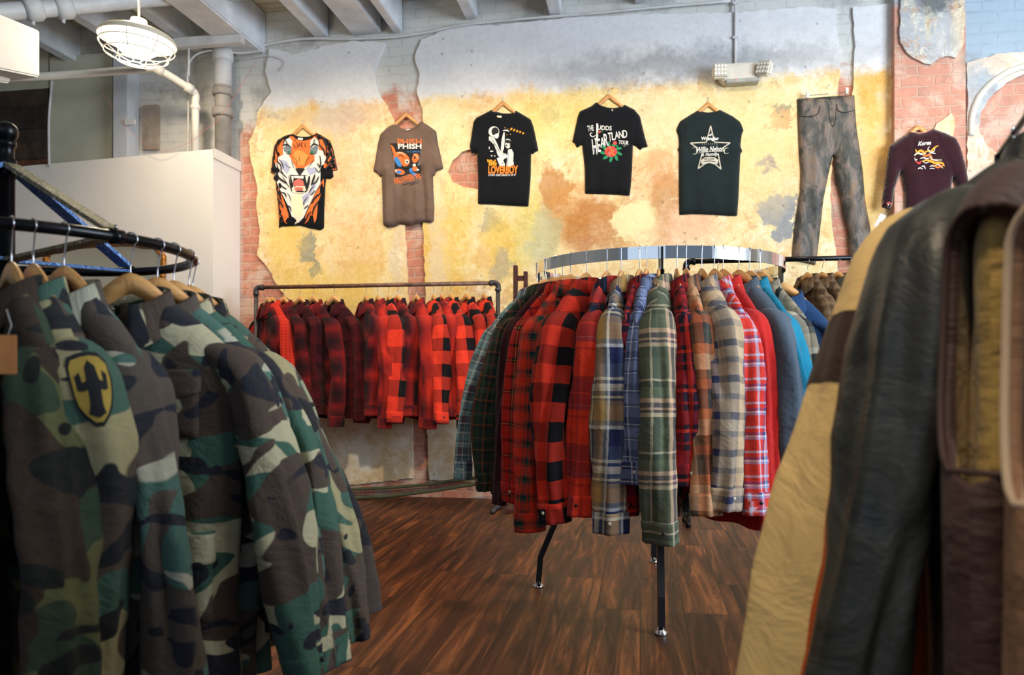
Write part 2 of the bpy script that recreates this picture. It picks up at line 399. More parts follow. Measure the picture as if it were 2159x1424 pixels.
def plaster_mat(name, blobs, upper=True, base=None):
    m, nt, bs = nmat(name); tc = nd(nt, 'ShaderNodeTexCoord'); o = tc.outputs['Object']
    sp = nd(nt, 'ShaderNodeSeparateXYZ', {0: o}); X, Z = sp.outputs[0], sp.outputs[2]
    big = noise(nt, o, 1.1, 6, 0.6, 0.3); med = noise(nt, o, 4.5, 8, 0.68, 0.25); fin = noise(nt, o, 28, 5, 0.7)
    strk = noise(nt, nd(nt, 'ShaderNodeMapping', {'Vector': o, 'Scale': (5.5, 1, 0.7)}).outputs[0], 1.6, 5, 0.65, 0.5).outputs[0]
    Y1, Y2, Y3, CR, GR = [lin(q) for q in (base or ((226, 198, 144), (220, 174, 120), (234, 216, 172), (234, 222, 198), (150, 152, 160)))]
    c = ramp(nt, med.outputs[0], [(0.30, Y2), (0.44, Y1), (0.56, Y3), (0.70, CR)])
    c = mx(nt, step(nt, strk, 0.48, 0.62), c, mx(nt, 0.45, c, lin((240, 222, 168))))
    c = mx(nt, mth(nt, 'MULTIPLY', step(nt, big.outputs[0], 0.53, 0.60), 0.5), c, lin((226, 182, 140)))
    crisp = noise(nt, o, 7.5, 9, 0.72, 0.7).outputs[0]; crisp2 = noise(nt, nd(nt, 'ShaderNodeMapping', {'Vector': o, 'Location': (3, 5, 7)}).outputs[0], 5.5, 10, 0.74, 0.5).outputs[0]
    c = mx(nt, mth(nt, 'MULTIPLY', step(nt, crisp, 0.56, 0.575), 0.42), c, lin((242, 232, 204)))
    c = mx(nt, mth(nt, 'MULTIPLY', step(nt, crisp2, 0.565, 0.575), 0.42), c, lin((190, 132, 84)))
    c = mx(nt, mth(nt, 'MULTIPLY', step(nt, crisp2, 0.40, 0.39), 0.40), c, lin((206, 196, 156)))
    ring = step(nt, mth(nt, 'ABSOLUTE', mth(nt, 'SUBTRACT', crisp, 0.50)), 0.006, 0.002)
    c = mx(nt, mth(nt, 'MULTIPLY', ring, 0.45), c, lin((160, 112, 66)))
    d = nd(nt, 'ShaderNodeVectorMath', {0: nd(nt, 'ShaderNodeVectorMath', {0: med.outputs['Color'], 1: (0.5, 0.5, 0.5)}, operation='SUBTRACT').outputs[0], 'Scale': 0.42}, operation='SCALE').outputs[0]
    d2 = nd(nt, 'ShaderNodeVectorMath', {0: nd(nt, 'ShaderNodeVectorMath', {0: fin.outputs['Color'], 1: (0.5, 0.5, 0.5)}, operation='SUBTRACT').outputs[0], 'Scale': 0.12}, operation='SCALE').outputs[0]
    q = nd(nt, 'ShaderNodeVectorMath', {0: nd(nt, 'ShaderNodeVectorMath', {0: o, 1: d}, operation='ADD').outputs[0], 1: d2}, operation='ADD').outputs[0]
    flat = nd(nt, 'ShaderNodeVectorMath', {0: q, 1: (1, 0, 1)}, operation='MULTIPLY').outputs[0]
    for (px, py, rx, ry, col, al, sh) in blobs:
        s, z = SZ(px, py); k = 1/275.0
        mp = nd(nt, 'ShaderNodeMapping', {'Vector': flat, 'Location': (-s/(rx*k), 0, -z/(ry*k)), 'Scale': (1/(rx*k), 1, 1/(ry*k))}).outputs[0]
        ln = nd(nt, 'ShaderNodeVectorMath', {0: mp}, operation='LENGTH').outputs['Value']
        f = nd(nt, 'ShaderNodeMapRange', {'From Min': 1+sh, 'From Max': 1-sh, 'To Max': al, 0: ln}).outputs[0]
        c = mx(nt, f, c, lin(col))
    if upper:
        zz = mth(nt, 'ADD', Z, mth(nt, 'MULTIPLY', mth(nt, 'SUBTRACT', med.outputs[0], 0.5), 0.22))
        zz = mth(nt, 'ADD', zz, mth(nt, 'MULTIPLY', mth(nt, 'SUBTRACT', fin.outputs[0], 0.5), 0.09))
        g = mx(nt, med.outputs[0], lin((206, 206, 210)), lin((228, 228, 230)))
        c = mx(nt, step(nt, zz, 3.10, 3.18), c, g)
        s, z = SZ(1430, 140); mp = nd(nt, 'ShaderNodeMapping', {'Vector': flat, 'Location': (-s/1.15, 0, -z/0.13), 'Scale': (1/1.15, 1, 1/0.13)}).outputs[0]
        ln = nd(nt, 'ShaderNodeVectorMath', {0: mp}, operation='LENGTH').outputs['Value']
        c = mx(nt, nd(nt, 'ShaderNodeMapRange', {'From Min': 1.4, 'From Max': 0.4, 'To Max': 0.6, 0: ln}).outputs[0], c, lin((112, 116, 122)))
        low = step(nt, mth(nt, 'ADD', Z, mth(nt, 'MULTIPLY', med.outputs[0], 0.25)), 0.80, 0.68)
        c = mx(nt, low, c, mx(nt, step(nt, med.outputs[0], 0.42, 0.6), lin((214, 186, 144)), lin((236, 226, 206))))
        dirt = step(nt, mth(nt, 'ADD', Z, mth(nt, 'MULTIPLY', fin.outputs[0], 0.30)), 0.26, 0.17)
        c = mx(nt, mth(nt, 'MULTIPLY', dirt, 0.75), c, lin((72, 66, 48)))
    # little flecks of old wallpaper and nail holes
    vo = nd(nt, 'ShaderNodeTexVoronoi', {'Vector': o, 'Scale': 13.0}); fl = step(nt, vo.outputs['Distance'], 0.17, 0.10)
    sel = step(nt, nd(nt, 'ShaderNodeSeparateColor', {0: vo.outputs['Color']}).outputs[0], 0.80, 0.82)
    c = mx(nt, mth(nt, 'MULTIPLY', mth(nt, 'MULTIPLY', fl, sel), 0.45), c, lin((112, 92, 84)))
    c = mx(nt, 0.55, c, mx(nt, fin.outputs[0], (0.0, 0.0, 0.0, 1), (1, 1, 1, 1)), 'SOFT_LIGHT')
    c = mx(nt, mth(nt, 'MULTIPLY', step(nt, noise(nt, o, 60, 4, .8).outputs[0], 0.64, 0.70), 0.5), c, lin((120, 96, 70)))
    nt.links.new(c, bs.inputs['Base Color']); bs.inputs['Roughness'].default_value = 0.85; bs.inputs['Specular IOR Level'].default_value = 0.25
    h = mth(nt, 'ADD', mth(nt, 'MULTIPLY', med.outputs[0], 1.0), mth(nt, 'MULTIPLY', fin.outputs[0], 0.35)); bump(nt, bs, h, 0.35, 0.02); return m
BR = (176, 112, 52); BG = (130, 140, 132); GY = (140, 144, 148); CRM = (240, 222, 172); YL = (226, 190, 72); PK = (226, 178, 148)
blobsA = [(640, 440, 60, 260, (236, 200, 122), 0.5, 0.5), (650, 520, 20, 42, BG, 0.75, 0.12), (665, 570, 14, 24, BG, 0.8, 0.1), (760, 560, 60, 90, (224, 184, 110), 0.5, 0.4),
          (635, 170, 7, 40, (176, 118, 92), 0.9, 0.2), (585, 250, 14, 12, GY, 0.5, 0.3), (755, 380, 40, 130, PK, 0.35, 0.6), (700, 330, 14, 70, (206, 184, 170), 0.4, 0.5),
          (600, 520, 40, 70, YL, 0.5, 0.5), (700, 620, 140, 50, YL, 0.5, 0.5), (840, 500, 12, 200, (206, 190, 166), 0.5, 0.4), (710, 250, 80, 34, (200, 184, 172), 0.7, 0.5), (585, 240, 40, 30, (206, 190, 168), 0.6, 0.5)]
blobsB = [(930, 540, 70, 150, YL, 0.6, 0.5), (1040, 470, 26, 20, BG, 0.6, 0.2), (1060, 530, 40, 80, YL, 0.65, 0.3), (1110, 480, 26, 100, (206, 196, 110), 0.6, 0.4),
          (1170, 400, 34, 50, BR, 0.7, 0.15), (1200, 450, 60, 60, (196, 138, 70), 0.6, 0.3), (1150, 500, 26, 60, (170, 176, 140), 0.6, 0.3), (1250, 480, 70, 60, BR, 0.65, 0.2),
          (1330, 460, 46, 40, CRM, 0.9, 0.12), (1400, 420, 34, 60, BR, 0.55, 0.2), (1390, 360, 30, 40, (206, 146, 96), 0.5, 0.3), (1450, 480, 60, 40, PK, 0.7, 0.4),
          (1640, 440, 44, 30, GY, 0.95, 0.08), (1655, 480, 20, 34, GY, 0.95, 0.08), (1645, 248, 15, 30, (184, 118, 78), 0.95, 0.08), (1642, 222, 24, 9, (92, 96, 100), 0.9, 0.1),
          (1160, 245, 26, 22, BG, 0.7, 0.15), (1060, 560, 24, 40, GY, 0.5, 0.2), (930, 230, 22, 60, CRM, 0.6, 0.5), (1180, 250, 120, 60, (226, 206, 120), 0.6, 0.5),
          (1400, 240, 60, 60, (234, 214, 170), 0.7, 0.5), (1580, 300, 90, 120, (234, 208, 150), 0.7, 0.5), (1390, 168, 15, 13, (196, 190, 184), 0.8, 0.2), (1620, 355, 13, 12, (150, 146, 140), 0.7, 0.3),
          (1240, 130, 14, 12, (216, 206, 186), 0.8, 0.2), (1315, 140, 7, 16, (214, 178, 130), 0.8, 0.2), (925, 620, 20, 300, (222, 210, 190), 0.5, 0.5), (960, 300, 20, 100, CRM, 0.5, 0.5)]
blobsC = [(1830, 180, 26, 90, (214, 160, 60), 0.7, 0.4), (1840, 400, 30, 140, (214, 170, 86), 0.6, 0.4), (1870, 330, 12, 200, (176, 128, 70), 0.5, 0.5), (1820, 90, 30, 30, (206, 164, 84), 0.3, 0.4)]
wroot_loc = (0, D0, 0)
bm = bmesh.new(); s0, s1 = -5.6, 6.45
bx(bm, (s0, 0, 0), (s1, 0.25, 4.1)); bmesh.ops.recalc_face_normals(bm, faces=bm.faces)
wall = tag(obj('wall_back', bm, brick_mat('brick_wall', (188, 187, 182), (212, 213, 212)), smooth=False, loc=wroot_loc, rz=PHI), kind='structure')
def dd(pts, rough=0.006, st=0.035): return densify(WZ(pts), st, rough, rng)
A_out = [(572, 105), (562, 150), (576, 198), (560, 215), (546, 240), (542, 268), (528, 300), (531, 330), (537, 360), (546, 400), (544, 440), (551, 490), (545, 540), (570, 570), (588, 605), (622, 645),
         (640, 700), (650, 800), (672, 900), (700, 1024), (790, 1018), (872, 1008), (870, 900), (866, 700), (861, 600), (856, 480), (852, 300), (836, 262), (822, 232), (806, 205), (796, 180), (790, 150), (804, 120), (814, 92), (740, 88), (680, 102), (620, 116)]
B_out = [(890, 86), (960, 56), (1050, 55), (1200, 40), (1400, 32), (1550, 30), (1700, 16), (1764, 22), (1760, 60), (1772, 110), (1765, 200), (1760, 250), (1749, 400), (1754, 480), (1765, 560), (1772, 700), (1776, 1040),
         (1500, 1040), (1300, 1034), (1100, 1022), (1000, 1016), (906, 1012), (902, 900), (898, 600), (894, 480), (894, 300), (893, 232), (880, 200), (886, 160), (876, 120)]
B_hole = [(1022, 312), (1000, 315), (975, 322), (955, 340), (945, 365), (955, 385), (980, 395), (1022, 402)]
C_out = [(1797, 18), (1801, 100), (1796, 200), (1800, 300), (1811, 400), (1816, 540), (1822, 1040), (1886, 1044), (1886, 10)]
slab('plaster_layer', dd(A_out), 0.022, plaster_mat('yellow_plaster', blobsA), wall)
slab('plaster_layer', dd(B_out), 0.022, plaster_mat('stained_plaster', blobsB), wall, holes=[dd(B_hole, 0.004)])
slab('plaster_layer', dd(C_out, 0.004), 0.022, plaster_mat('ochre_plaster', blobsC), wall)
# brick pilaster at the right with broken grey plaster on top
pl, pr = SZ(1886, 400, 0.09)[0], SZ(2036, 400, 0.09)[0]
pil = box_obj('pilaster', (pl, -0.09, 0), (pr, 0.0, 4.1), brick_mat('pilaster_brick', (150, 150, 152), (180, 180, 184), 'pilaster'), wall, 0)
slab('plaster_layer', densify([SZ(x, y, 0.1) for x, y in [(1898, -60), (2031, -60), (2033, 88), (2014, 121), (1990, 119), (1962, 136), (1936, 130), (1912, 114), (1896, 90)]], 0.03, 0.006, rng), 0.02,
     plaster_mat('grey_plaster', [(1950, 12, 34, 22, (100, 104, 108), 0.9, 0.4)], False, ((168, 170, 174), (150, 152, 158), (186, 186, 188), (198, 198, 198), (150, 150, 150))), wall, off=0.09)
slab('plaster_layer', densify([SZ(x, y, 0.1) for x, y in [(1952, 300), (1975, 262), (2006, 238), (2013, 262), (2008, 300), (2006, 360), (1960, 350)]], 0.03, 0.006, rng), 0.014, MC.setdefault('oc', plaster_mat('ochre_plaster_patch', [])), wall, off=0.09)
rb = box_obj('painted_brick_bay', (pr, -0.03, 0), (6.45, 0.0, 4.1), brick_mat('blue_painted_brick', (146, 164, 182), (170, 186, 200), 'right'), wall, 0)
arch = [(2420, 100), (2159, 156), (2120, 176), (2086, 205), (2066, 240), (2062, 280), (2080, 310), (2110, 332), (2159, 342), (2420, 350)]
slab('plaster_layer', densify([SZ(x, y, 0.04) for x, y in [(2037, 135), (2100, 116), (2159, 110), (2440, 60), (2440, 700), (2037, 700)]], 0.04, 0.006, rng), 0.03,
     plaster_mat('blue_white_plaster', [(2060, 200, 30, 60, (140, 156, 172), 0.7, 0.4)], False, ((200, 200, 200), (168, 176, 184), (214, 212, 208), (224, 220, 212), (150, 150, 150))), wall,
     holes=[densify([SZ(x, y, 0.04) for x, y in arch], 0.03, 0.004, rng)], off=0.03)
ar = [SZ(x, y, 0.07) for x, y in [(2300, 112), (2159, 140), (2112, 160), (2074, 192), (2052, 236), (2048, 285)]]
tube_obj('arch_moulding', smooth_path([(s, -0.062, z) for s, z in ar], 6), 0.022, plain('lime_plaster', (214, 212, 204), 0.85, 0, 0.1, 14, 0.4), wall, n=8)
# ceiling boards, joists and the heavy beam
CB = wood_mat('painted_ceiling_board', (190, 186, 170), (150, 140, 116), 0.8, 0.3)
JM = plain('painted_joist', (214, 220, 228), 0.7, 0, 0.14, 3.5, 0.4)
BEAM = plain('painted_beam', (218, 224, 232), 0.7, 0, 0.14, 3, 0.5)
def ceil_mat():
    m, nt, bs = nmat('ceiling_boards'); o = nd(nt, 'ShaderNodeTexCoord').outputs['Object']; sp = nd(nt, 'ShaderNodeSeparateXYZ', {0: o})
    fr = mth(nt, 'FRACT', mth(nt, 'DIVIDE', sp.outputs[1], 0.14)); gap = step(nt, mth(nt, 'ABSOLUTE', mth(nt, 'SUBTRACT', fr, 0.5)), 0.47, 0.49)
    n = noise(nt, nd(nt, 'ShaderNodeMapping', {'Vector': o, 'Scale': (1, 8, 1)}).outputs[0], 1.5, 5).outputs[0]
    c = ramp(nt, n, [(0.3, lin((176, 162, 130))), (0.6, lin((206, 200, 176)))])
    nt.links.new(mx(nt, gap, c, lin((50, 44, 36))), bs.inputs['Base Color']); bs.inputs['Roughness'].default_value = 0.8; return m
bm = bmesh.new(); bx(bm, (-5.6, -8, 3.92), (6.5, 0.2, 4.05)); bmesh.ops.recalc_face_normals(bm, faces=bm.faces)
tag(obj('ceiling', bm, ceil_mat(), smooth=False, loc=wroot_loc, rz=PHI), kind='structure')
n_tr = [0]
def trim(o): n_tr[0] += 1; o.name = 'trim_%d' % n_tr[0]; return tag(o, kind='structure')
for px, wd, zb in [(681, .11, 3.67), (775, .24, 3.67), (841, .07, 3.66), (996, .09, 3.72), (1172, .09, 3.70), (1350, .08, 3.74), (1560, .08, 3.76), (420, .10, 3.64), (300, .10, 3.62), (160, .10, 3.62), (1800, .08, 3.76)]:
    s = SZ(px, 60)[0]; y1 = -0.022 if px > 572 else 0.0
    trim(box_obj('j', (s-wd/2, -8, zb), (s+wd/2, y1, 3.92), JM, None, 0.006, wroot_loc, PHI))
s = SZ(530, 100)[0]; trim(box_obj('j', (s-.13, -8, 3.58), (s+.13, 0.0, 3.92), BEAM, None, 0.012, wroot_loc, PHI))
# side walls out of the photo's view
SW = plain('side_wall_paint', (196, 190, 180), 0.8, 0, 0.05, 2)
tag(box_obj('wall_right', (6.3, -2.5, 0), (6.45, 4.85, 4.1), SW, None, 0), kind='structure')
# white box-shaped partition at the left
def prism(name, pts, z0, z1, mat):
    bm = bmesh.new(); b = [bm.verts.new((x, y, z0)) for x, y in pts]; t = [bm.verts.new((x, y, z1)) for x, y in pts]
    bm.faces.new(b); bm.faces.new(t[::-1])
    for i in range(len(pts)): bm.faces.new((b[i], t[i], t[(i+1) % len(pts)], b[(i+1) % len(pts)]))
    bmesh.ops.recalc_face_normals(bm, faces=bm.faces); return obj(name, bm, mat, smooth=False)
PW = plain('white_partition_paint', (238, 234, 230), 0.6, 0, 0.02, 2, 0.05)
wl = tag(prism('wall_left', [(-2.30, 5.80), (-2.235, 6.195), (-5.3, 6.70), (-5.3, 6.63)], 0, 2.70, PW), kind='structure')
o = prism('edge_strip', [(-2.285, 5.79), (-2.222, 6.19), (-2.232, 6.195), (-2.297, 5.80)], 2.63, 2.705, PW); o.parent = wl
o = prism('far_left_wall', [(-5.3, 6.62), (-5.35, 6.62), (-5.35, -2.5), (-5.3, -2.5)], 0, 4.1, SW); tag(o, kind='structure'); o.name = 'wall_far_left'
# the smooth panel, post, dark timbers and hatch above the partition
def wbox(name, x0, y0, x1, y1, off, th, mat, bev=0.004):
    a, b = SZ(x0, y0, off), SZ(x1, y1, off); return box_obj(name, (min(a[0], b[0]), -off, min(a[1], b[1])), (max(a[0], b[0]), -off+th, max(a[1], b[1])), mat, None, bev, wroot_loc, PHI)
GB = plain('grey_green_panel', (186, 186, 170), 0.8, 0, 0.12, 1.6, 0.2)
trim(wbox('t', 104, 120, 238, 352, 0.06, 0.06, GB)); trim(wbox('t', 238, 60, 268, 352, 0.16, 0.16, plain('grey_post', (190, 194, 202), 0.6, 0, 0.05, 3)))
trim(wbox('t', 262, 252, 283, 262, 0.18, 0.02, PIPEW, 0.001))
trim(wbox('t', 299, 222, 332, 314, 0.04, 0.04, plain('grey_wood_hatch', (160, 148, 136), 0.7, 0, 0.2, 7, 0.3)))
DT = plain('dark_timber', (52, 42, 34), 0.8, 0, 0.3, 5, 0.6)
for i, (y0, y1, c) in enumerate([(190, 222, (60, 48, 36)), (224, 262, (44, 38, 32)), (264, 300, (56, 46, 38)), (302, 326, (70, 52, 40)), (328, 356, (104, 62, 44))]):
    trim(wbox('t', -90, y0+8, 103, y1+8, 0.05+0.012*(i % 2), 0.05, plain('dark_timber_%d' % i, c, 0.85, 0, 0.35, 6, 0.6), 0.006))
trim(wbox('t', -90, 120, 103, 196, 0.045, 0.045, GB))

# ------------------------------------------------ hangers
def hanger_mesh(hw=0.170, drop=0.172, apex=-0.085, th=0.012, tall=0.052, ex=1.5):
    bm = bmesh.new(); n = 28; top = []; bot = []
    for i in range(n+1):
        x = -hw+2*hw*i/n; a = abs(x)/hw
        zt = apex-drop*(a**ex); h = tall*(1-0.55*a)
        if a < 0.3: zt -= 0.0
        zb = zt-h-0.012*max(0, 1-a*3)+0.018*max(0, 1-a*4)
        if a > 0.93: r = (a-0.93)/0.07; zt -= h*0.35*r*r; zb += h*0.25*r*r
        top.append((x, zt)); bot.append((x, zb))
    ring = top+bot[::-1]
    def yb(x): return 0.018*(abs(x)/hw)**2
    F_ = [bm.verts.new((x, -th/2-yb(x)*0, z)) for x, z in ring]; B_ = [bm.verts.new((x, th/2, z)) for x, z in ring]
    m = len(ring)
    for i in range(n):
        bm.faces.new((F_[i], F_[i+1], F_[m-2-i], F_[m-1-i])); bm.faces.new((B_[i+1], B_[i], B_[m-1-i], B_[m-2-i]))
    for i in range(m): bm.faces.new((F_[(i+1) % m], F_[i], B_[i], B_[(i+1) % m]))
    bmesh.ops.recalc_face_normals(bm, faces=bm.faces)
    e = [e for e in bm.edges if e.calc_face_angle(0) > 0.8]
    bmesh.ops.bevel(bm, geom=e, offset=0.0035, segments=2, affect='EDGES', clamp_overlap=True)
    me = bpy.data.meshes.new('shoulder_bar'); bm.to_mesh(me); bm.free(); me.materials.append(HWOOD)
    me.polygons.foreach_set('use_smooth', [True]*len(me.polygons)); return me
def hook_mesh(rr=0.013, apex=-0.085, wr=0.0017):
    R = rr+wr+0.0008; cz = -rr+0.0
    pts = [(0, 0, apex-0.01), (0, 0, apex+0.012), (0.001, 0, min(cz-R-0.012, apex+0.02))]
    pts += [(R*math.cos(a), 0, cz+R*math.sin(a)) for a in [math.radians(d) for d in range(-55, 200, 17)]]
    me = bpy.data.meshes.new('hook'); b = tube(bmesh.new(), smooth_path(pts, 2), wr, 7); bmesh.ops.recalc_face_normals(b, faces=b.faces)
    b.to_mesh(me); b.free(); me.materials.append(WIRE); me.polygons.foreach_set('use_smooth', [True]*len(me.polygons)); return me
HB = hanger_mesh(); HBW = hanger_mesh(0.160, 0.150, -0.03, 0.010, 0.040, 1.12)
HK = {}
def hanger(loc, rz, label, group, rr=0.013, tilt=0, bar=None, scale=1.0, nohook=False, name='wooden_hanger'):
    e = empty(name, loc, rz, label, 'hanger', group); e.scale = (scale,)*3
    if tilt: e.rotation_euler = (0, tilt, rz)
    o = bpy.data.objects.new('shoulder_bar', bar or HB); COL.objects.link(o); o.parent = e
    k = (round(rr, 4), bar is HBW)
    if k not in HK: HK[k] = hook_mesh(rr, -0.03 if bar is HBW else -0.085)
    o = bpy.data.objects.new('hook', HK[k]); COL.objects.link(o); o.parent = e
    return e

# ------------------------------------------------ hanging shirts and jackets
def sstep(x): x = np.clip(x, 0, 1); return x*x*(3-2*x)
class Body:
    """shell of a hanging garment: front face towards local -y, z = 0 at the rail top"""
    def __init__(s, sw=.225, hw=.215, L=.74, T=.032, nk=.075, seed=0, fold=.008, dipf=.07, box=5.0, hemT=1.0, ztop=-.145, ztip=-.285):
        s.sw, s.hw, s.L, s.T, s.nk, s.fold, s.dipf, s.box, s.hemT, s.ztop, s.ztip = sw, hw, L, T, nk, fold, dipf, box, hemT, ztop, ztip
        r = np.random.RandomState(seed); s.k = r.uniform(3, 11, 5); s.ph = r.uniform(0, 6.28, 5); s.am = r.uniform(.4, 1, 5); s.sk = r.uniform(-1.2, 1.2, 5)
        s.hr = r.uniform(-.008, .008)
    def W(s, v): 
        a = sstep(v/.22); return s.sw*(1-a)+s.hw*a+0.006*np.sin(v*9+s.ph[0])
    def ztopf(s, x, sg):
        ax = np.abs(x); sl = s.ztop+(s.ztip-s.ztop)*np.clip((ax-s.nk)/(s.sw-s.nk), 0, 1)**1.3
        dip = (s.dipf if sg < 0 else .012)*(1-np.clip(ax/s.nk, 0, 1)**2)**.7
        return sl-dip
    def pos(s, u, v, sg):
        W = s.W(v); x = u*W; x0 = u*s.sw; zt = s.ztopf(x0, sg); zh = s.ztop-s.L+s.hr*u+.006*np.sin(u*5+s.ph[1])
        z = zt+(zh-zt)*v
        e = np.clip(1-np.abs(u)**s.box, 0, 1)**.5
        tv = np.sqrt(np.clip(1-(1-np.clip(v/.10, 0, 1))**2, 0, 1)); nkb = (np.abs(x0) < s.nk)*.042*np.sqrt(np.clip(1-(x0/s.nk)**2, 0, 1))
        t = np.maximum(s.T*tv*(1+(s.hemT-1)*v), nkb*(1-np.clip(v/.12, 0, 1)))*e
        f = 0
        for k, p, a, q in zip(s.k, s.ph, s.am, s.sk): f = f+a*np.sin(2*math.pi*(x*k+q*z)+p+(1.3 if sg > 0 else 0))
        t = t+s.fold*f/3*sstep((v-.05)/.4)*e
        return np.stack([x, sg*t, z], -1)
    def mesh(s, name='body', nu=37, nv=36, arm=False):
        u = np.sin(np.linspace(-1, 1, nu)*math.pi/2); v = np.linspace(0, 1, nv)**1.15; U, V = np.meshgrid(u, v)
        bm = bmesh.new(); ul = bm.loops.layers.uv.new('UVMap')
        for sg in (-1, 1):
            UU = U*(1-arm[0]*np.sin(math.pi*np.clip((V-.004)/arm[1], 0, 1))**.55) if arm else U
            Pn = s.pos(UU, V, sg); vs = [[bm.verts.new(Pn[j, i]) for i in range(nu)] for j in range(nv)]
            for j in range(nv-1):
                for i in range(nu-1):
                    q = [(j, i), (j, i+1), (j+1, i+1), (j+1, i)]
                    if sg < 0: q = q[::-1]
                    f = bm.faces.new([vs[a][b] for a, b in q])
                    for lp, (a, b) in zip(f.loops, q): lp[ul].uv = (Pn[a, b, 0]+(0.37 if sg > 0 else 0), Pn[a, b, 2])
        bmesh.ops.remove_doubles(bm, verts=bm.verts, dist=0.0006)
        me = bpy.data.meshes.new(name); bm.to_mesh(me); bm.free(); return me
    def front(s, x, z, off=.003, sg=-1):
        x = np.asarray(x, float); z = np.asarray(z, float); v = np.clip((s.ztop-z)/s.L, 0, 1)
        for _ in range(6):
            u = np.clip(x/s.W(v), -1, 1); zt = s.ztopf(u*s.sw, sg); zh = s.ztop-s.L+s.hr*u+.006*np.sin(u*5+s.ph[1]); v = np.clip((zt-z)/(zt-zh), 0, 1)
        p = s.pos(u, v, sg); return p[..., 1]+sg*off
    def patch(s, x0, x1, z0, z1, off=.006, n=10, sg=-1, taper=0.0, name='p'):
        X, Z = np.meshgrid(np.linspace(x0, x1, n), np.linspace(z1, z0, n)); 
        if taper: Z = Z-taper*(1-np.abs(np.linspace(-1, 1, n))[None, :])*np.linspace(0, 1, n)[:, None]
        Y = s.front(X, Z, off, sg); V = np.stack([X, Y, Z], -1)
        edge = np.zeros((n+2, n+2, 3)); edge[1:-1, 1:-1] = V; edge[0, 1:-1] = V[0]; edge[-1, 1:-1] = V[-1]; edge[:, 0] = edge[:, 1]; edge[:, -1] = edge[:, -2]
        for sl in ((0, slice(None)), (-1, slice(None)), (slice(None), 0), (slice(None), -1)): edge[sl][..., 1] -= sg*(off+.002)
        UV = edge[..., [0, 2]]+np.array([.013, .02]); return grid_mesh(name, edge, UV)
def sleeve_mesh(side, B, L=.62, r0=.075, r1=.05, flat=.6, swing=.05, bend=0.0, fwd=0.0, seed=0, twist=0.0, name='sleeve', wr=1.0, u0=0.0, u1=1.0, cuff=False):
    r = np.random.RandomState(seed+int(side*7+9)); n = 40; m = 38
    x0, z0 = B.sw-.035, B.ztip-.008
    ctrl = [(x0-.055, 0, z0+.030), (x0+.008, 0, z0-.004), (x0+.036+swing*.12, fwd*.1, z0-.085), (x0+.05+swing*.5+bend, fwd*.45, z0-L*.52), (x0+.05+swing, fwd, z0-L)]
    pts = smooth_path(ctrl, 10); sg_ = [0.0]+[(pts[i+1]-pts[i]).length for i in range(len(pts)-1)]; ts = np.cumsum(sg_)/sum(sg_); tt = np.linspace(u0, u1, m if not cuff else 8)
    Pp = np.stack([np.interp(tt, ts, [p[i] for p in pts]) for i in range(3)], -1)
    T = np.gradient(Pp, axis=0) if len(tt) > 2 else None; T /= np.linalg.norm(T, axis=1)[:, None]
    Yv = np.array([0., 1., 0.]); S1 = np.cross(np.tile(Yv, (len(tt), 1)), T); S1 /= np.linalg.norm(S1, axis=1)[:, None]; S2 = np.cross(T, S1)
    an = np.linspace(0, 2*math.pi, n, endpoint=False); ph = r.uniform(0, 6.28, 6)
    V = np.zeros((len(tt), n, 3)); UV = np.zeros((len(tt), n+1, 2))
    for j, t in enumerate(tt):
        ry = (r0*(1-t)+r1*t)*(1.04-.50*math.exp(-t*9)); rx = ry*flat*(1+.15*math.sin(t*7+ph[0]))
        if t < .10: rx = ry*(flat+(0.7-flat)*(1-t/.10))
        tw = twist*t+.25*math.sin(t*4+ph[1])*wr*1.3
        w_ = 1+wr*(.09*np.sin(2*an+ph[2]+5*t)+.085*np.sin(3*an+ph[3]-6*t)*sstep(t*2.5)+.05*np.sin(5*an+ph[0]+9*t)*sstep(t*3))+wr*.035*(1-2*np.abs(np.sin(t*23+2*np.sin(an+ph[4])+ph[5])))*(.35+.65*math.exp(-((t-.5)/.22)**2))
        for g_ in range(3):
            fi = ph[g_]*2.1+(g_-1)*1.4*t+.5*math.sin(t*5+ph[g_+2]); w_ = w_-wr*(.30, .24, .26)[g_]*np.exp(-(np.sin((an-fi)/2)/.19)**2)*sstep((t-.04)*4)*(.55+.45*math.sin(t*6+ph[5-g_]))
        cx, cy = np.cos(an)*rx*w_, np.sin(an)*ry*w_; c2, s2 = math.cos(tw), math.sin(tw)
        ex, ey = cx*c2-cy*s2*.8, cx*s2*.8+cy*c2
        yy = np.sin(an); fo = np.sin(yy*4.6+ph[0]+2.2*t)+.7*np.sin(yy*8.5+ph[3]-3.0*t); ex = ex+.0062*wr*fo*sstep(t*3.2)*np.cos(an)**2*np.sign(np.cos(an))*(r0/.07)
        V[j] = Pp[j]+S1[j]*ex[:, None]+S2[j]*ey[:, None]
        UV[j, :, 0] = np.linspace(0, 2*math.pi, n+1)*(r0*.62)+side*.5; UV[j, :, 1] = -t*L+.03
    V[..., 0] *= side
    return V, UV
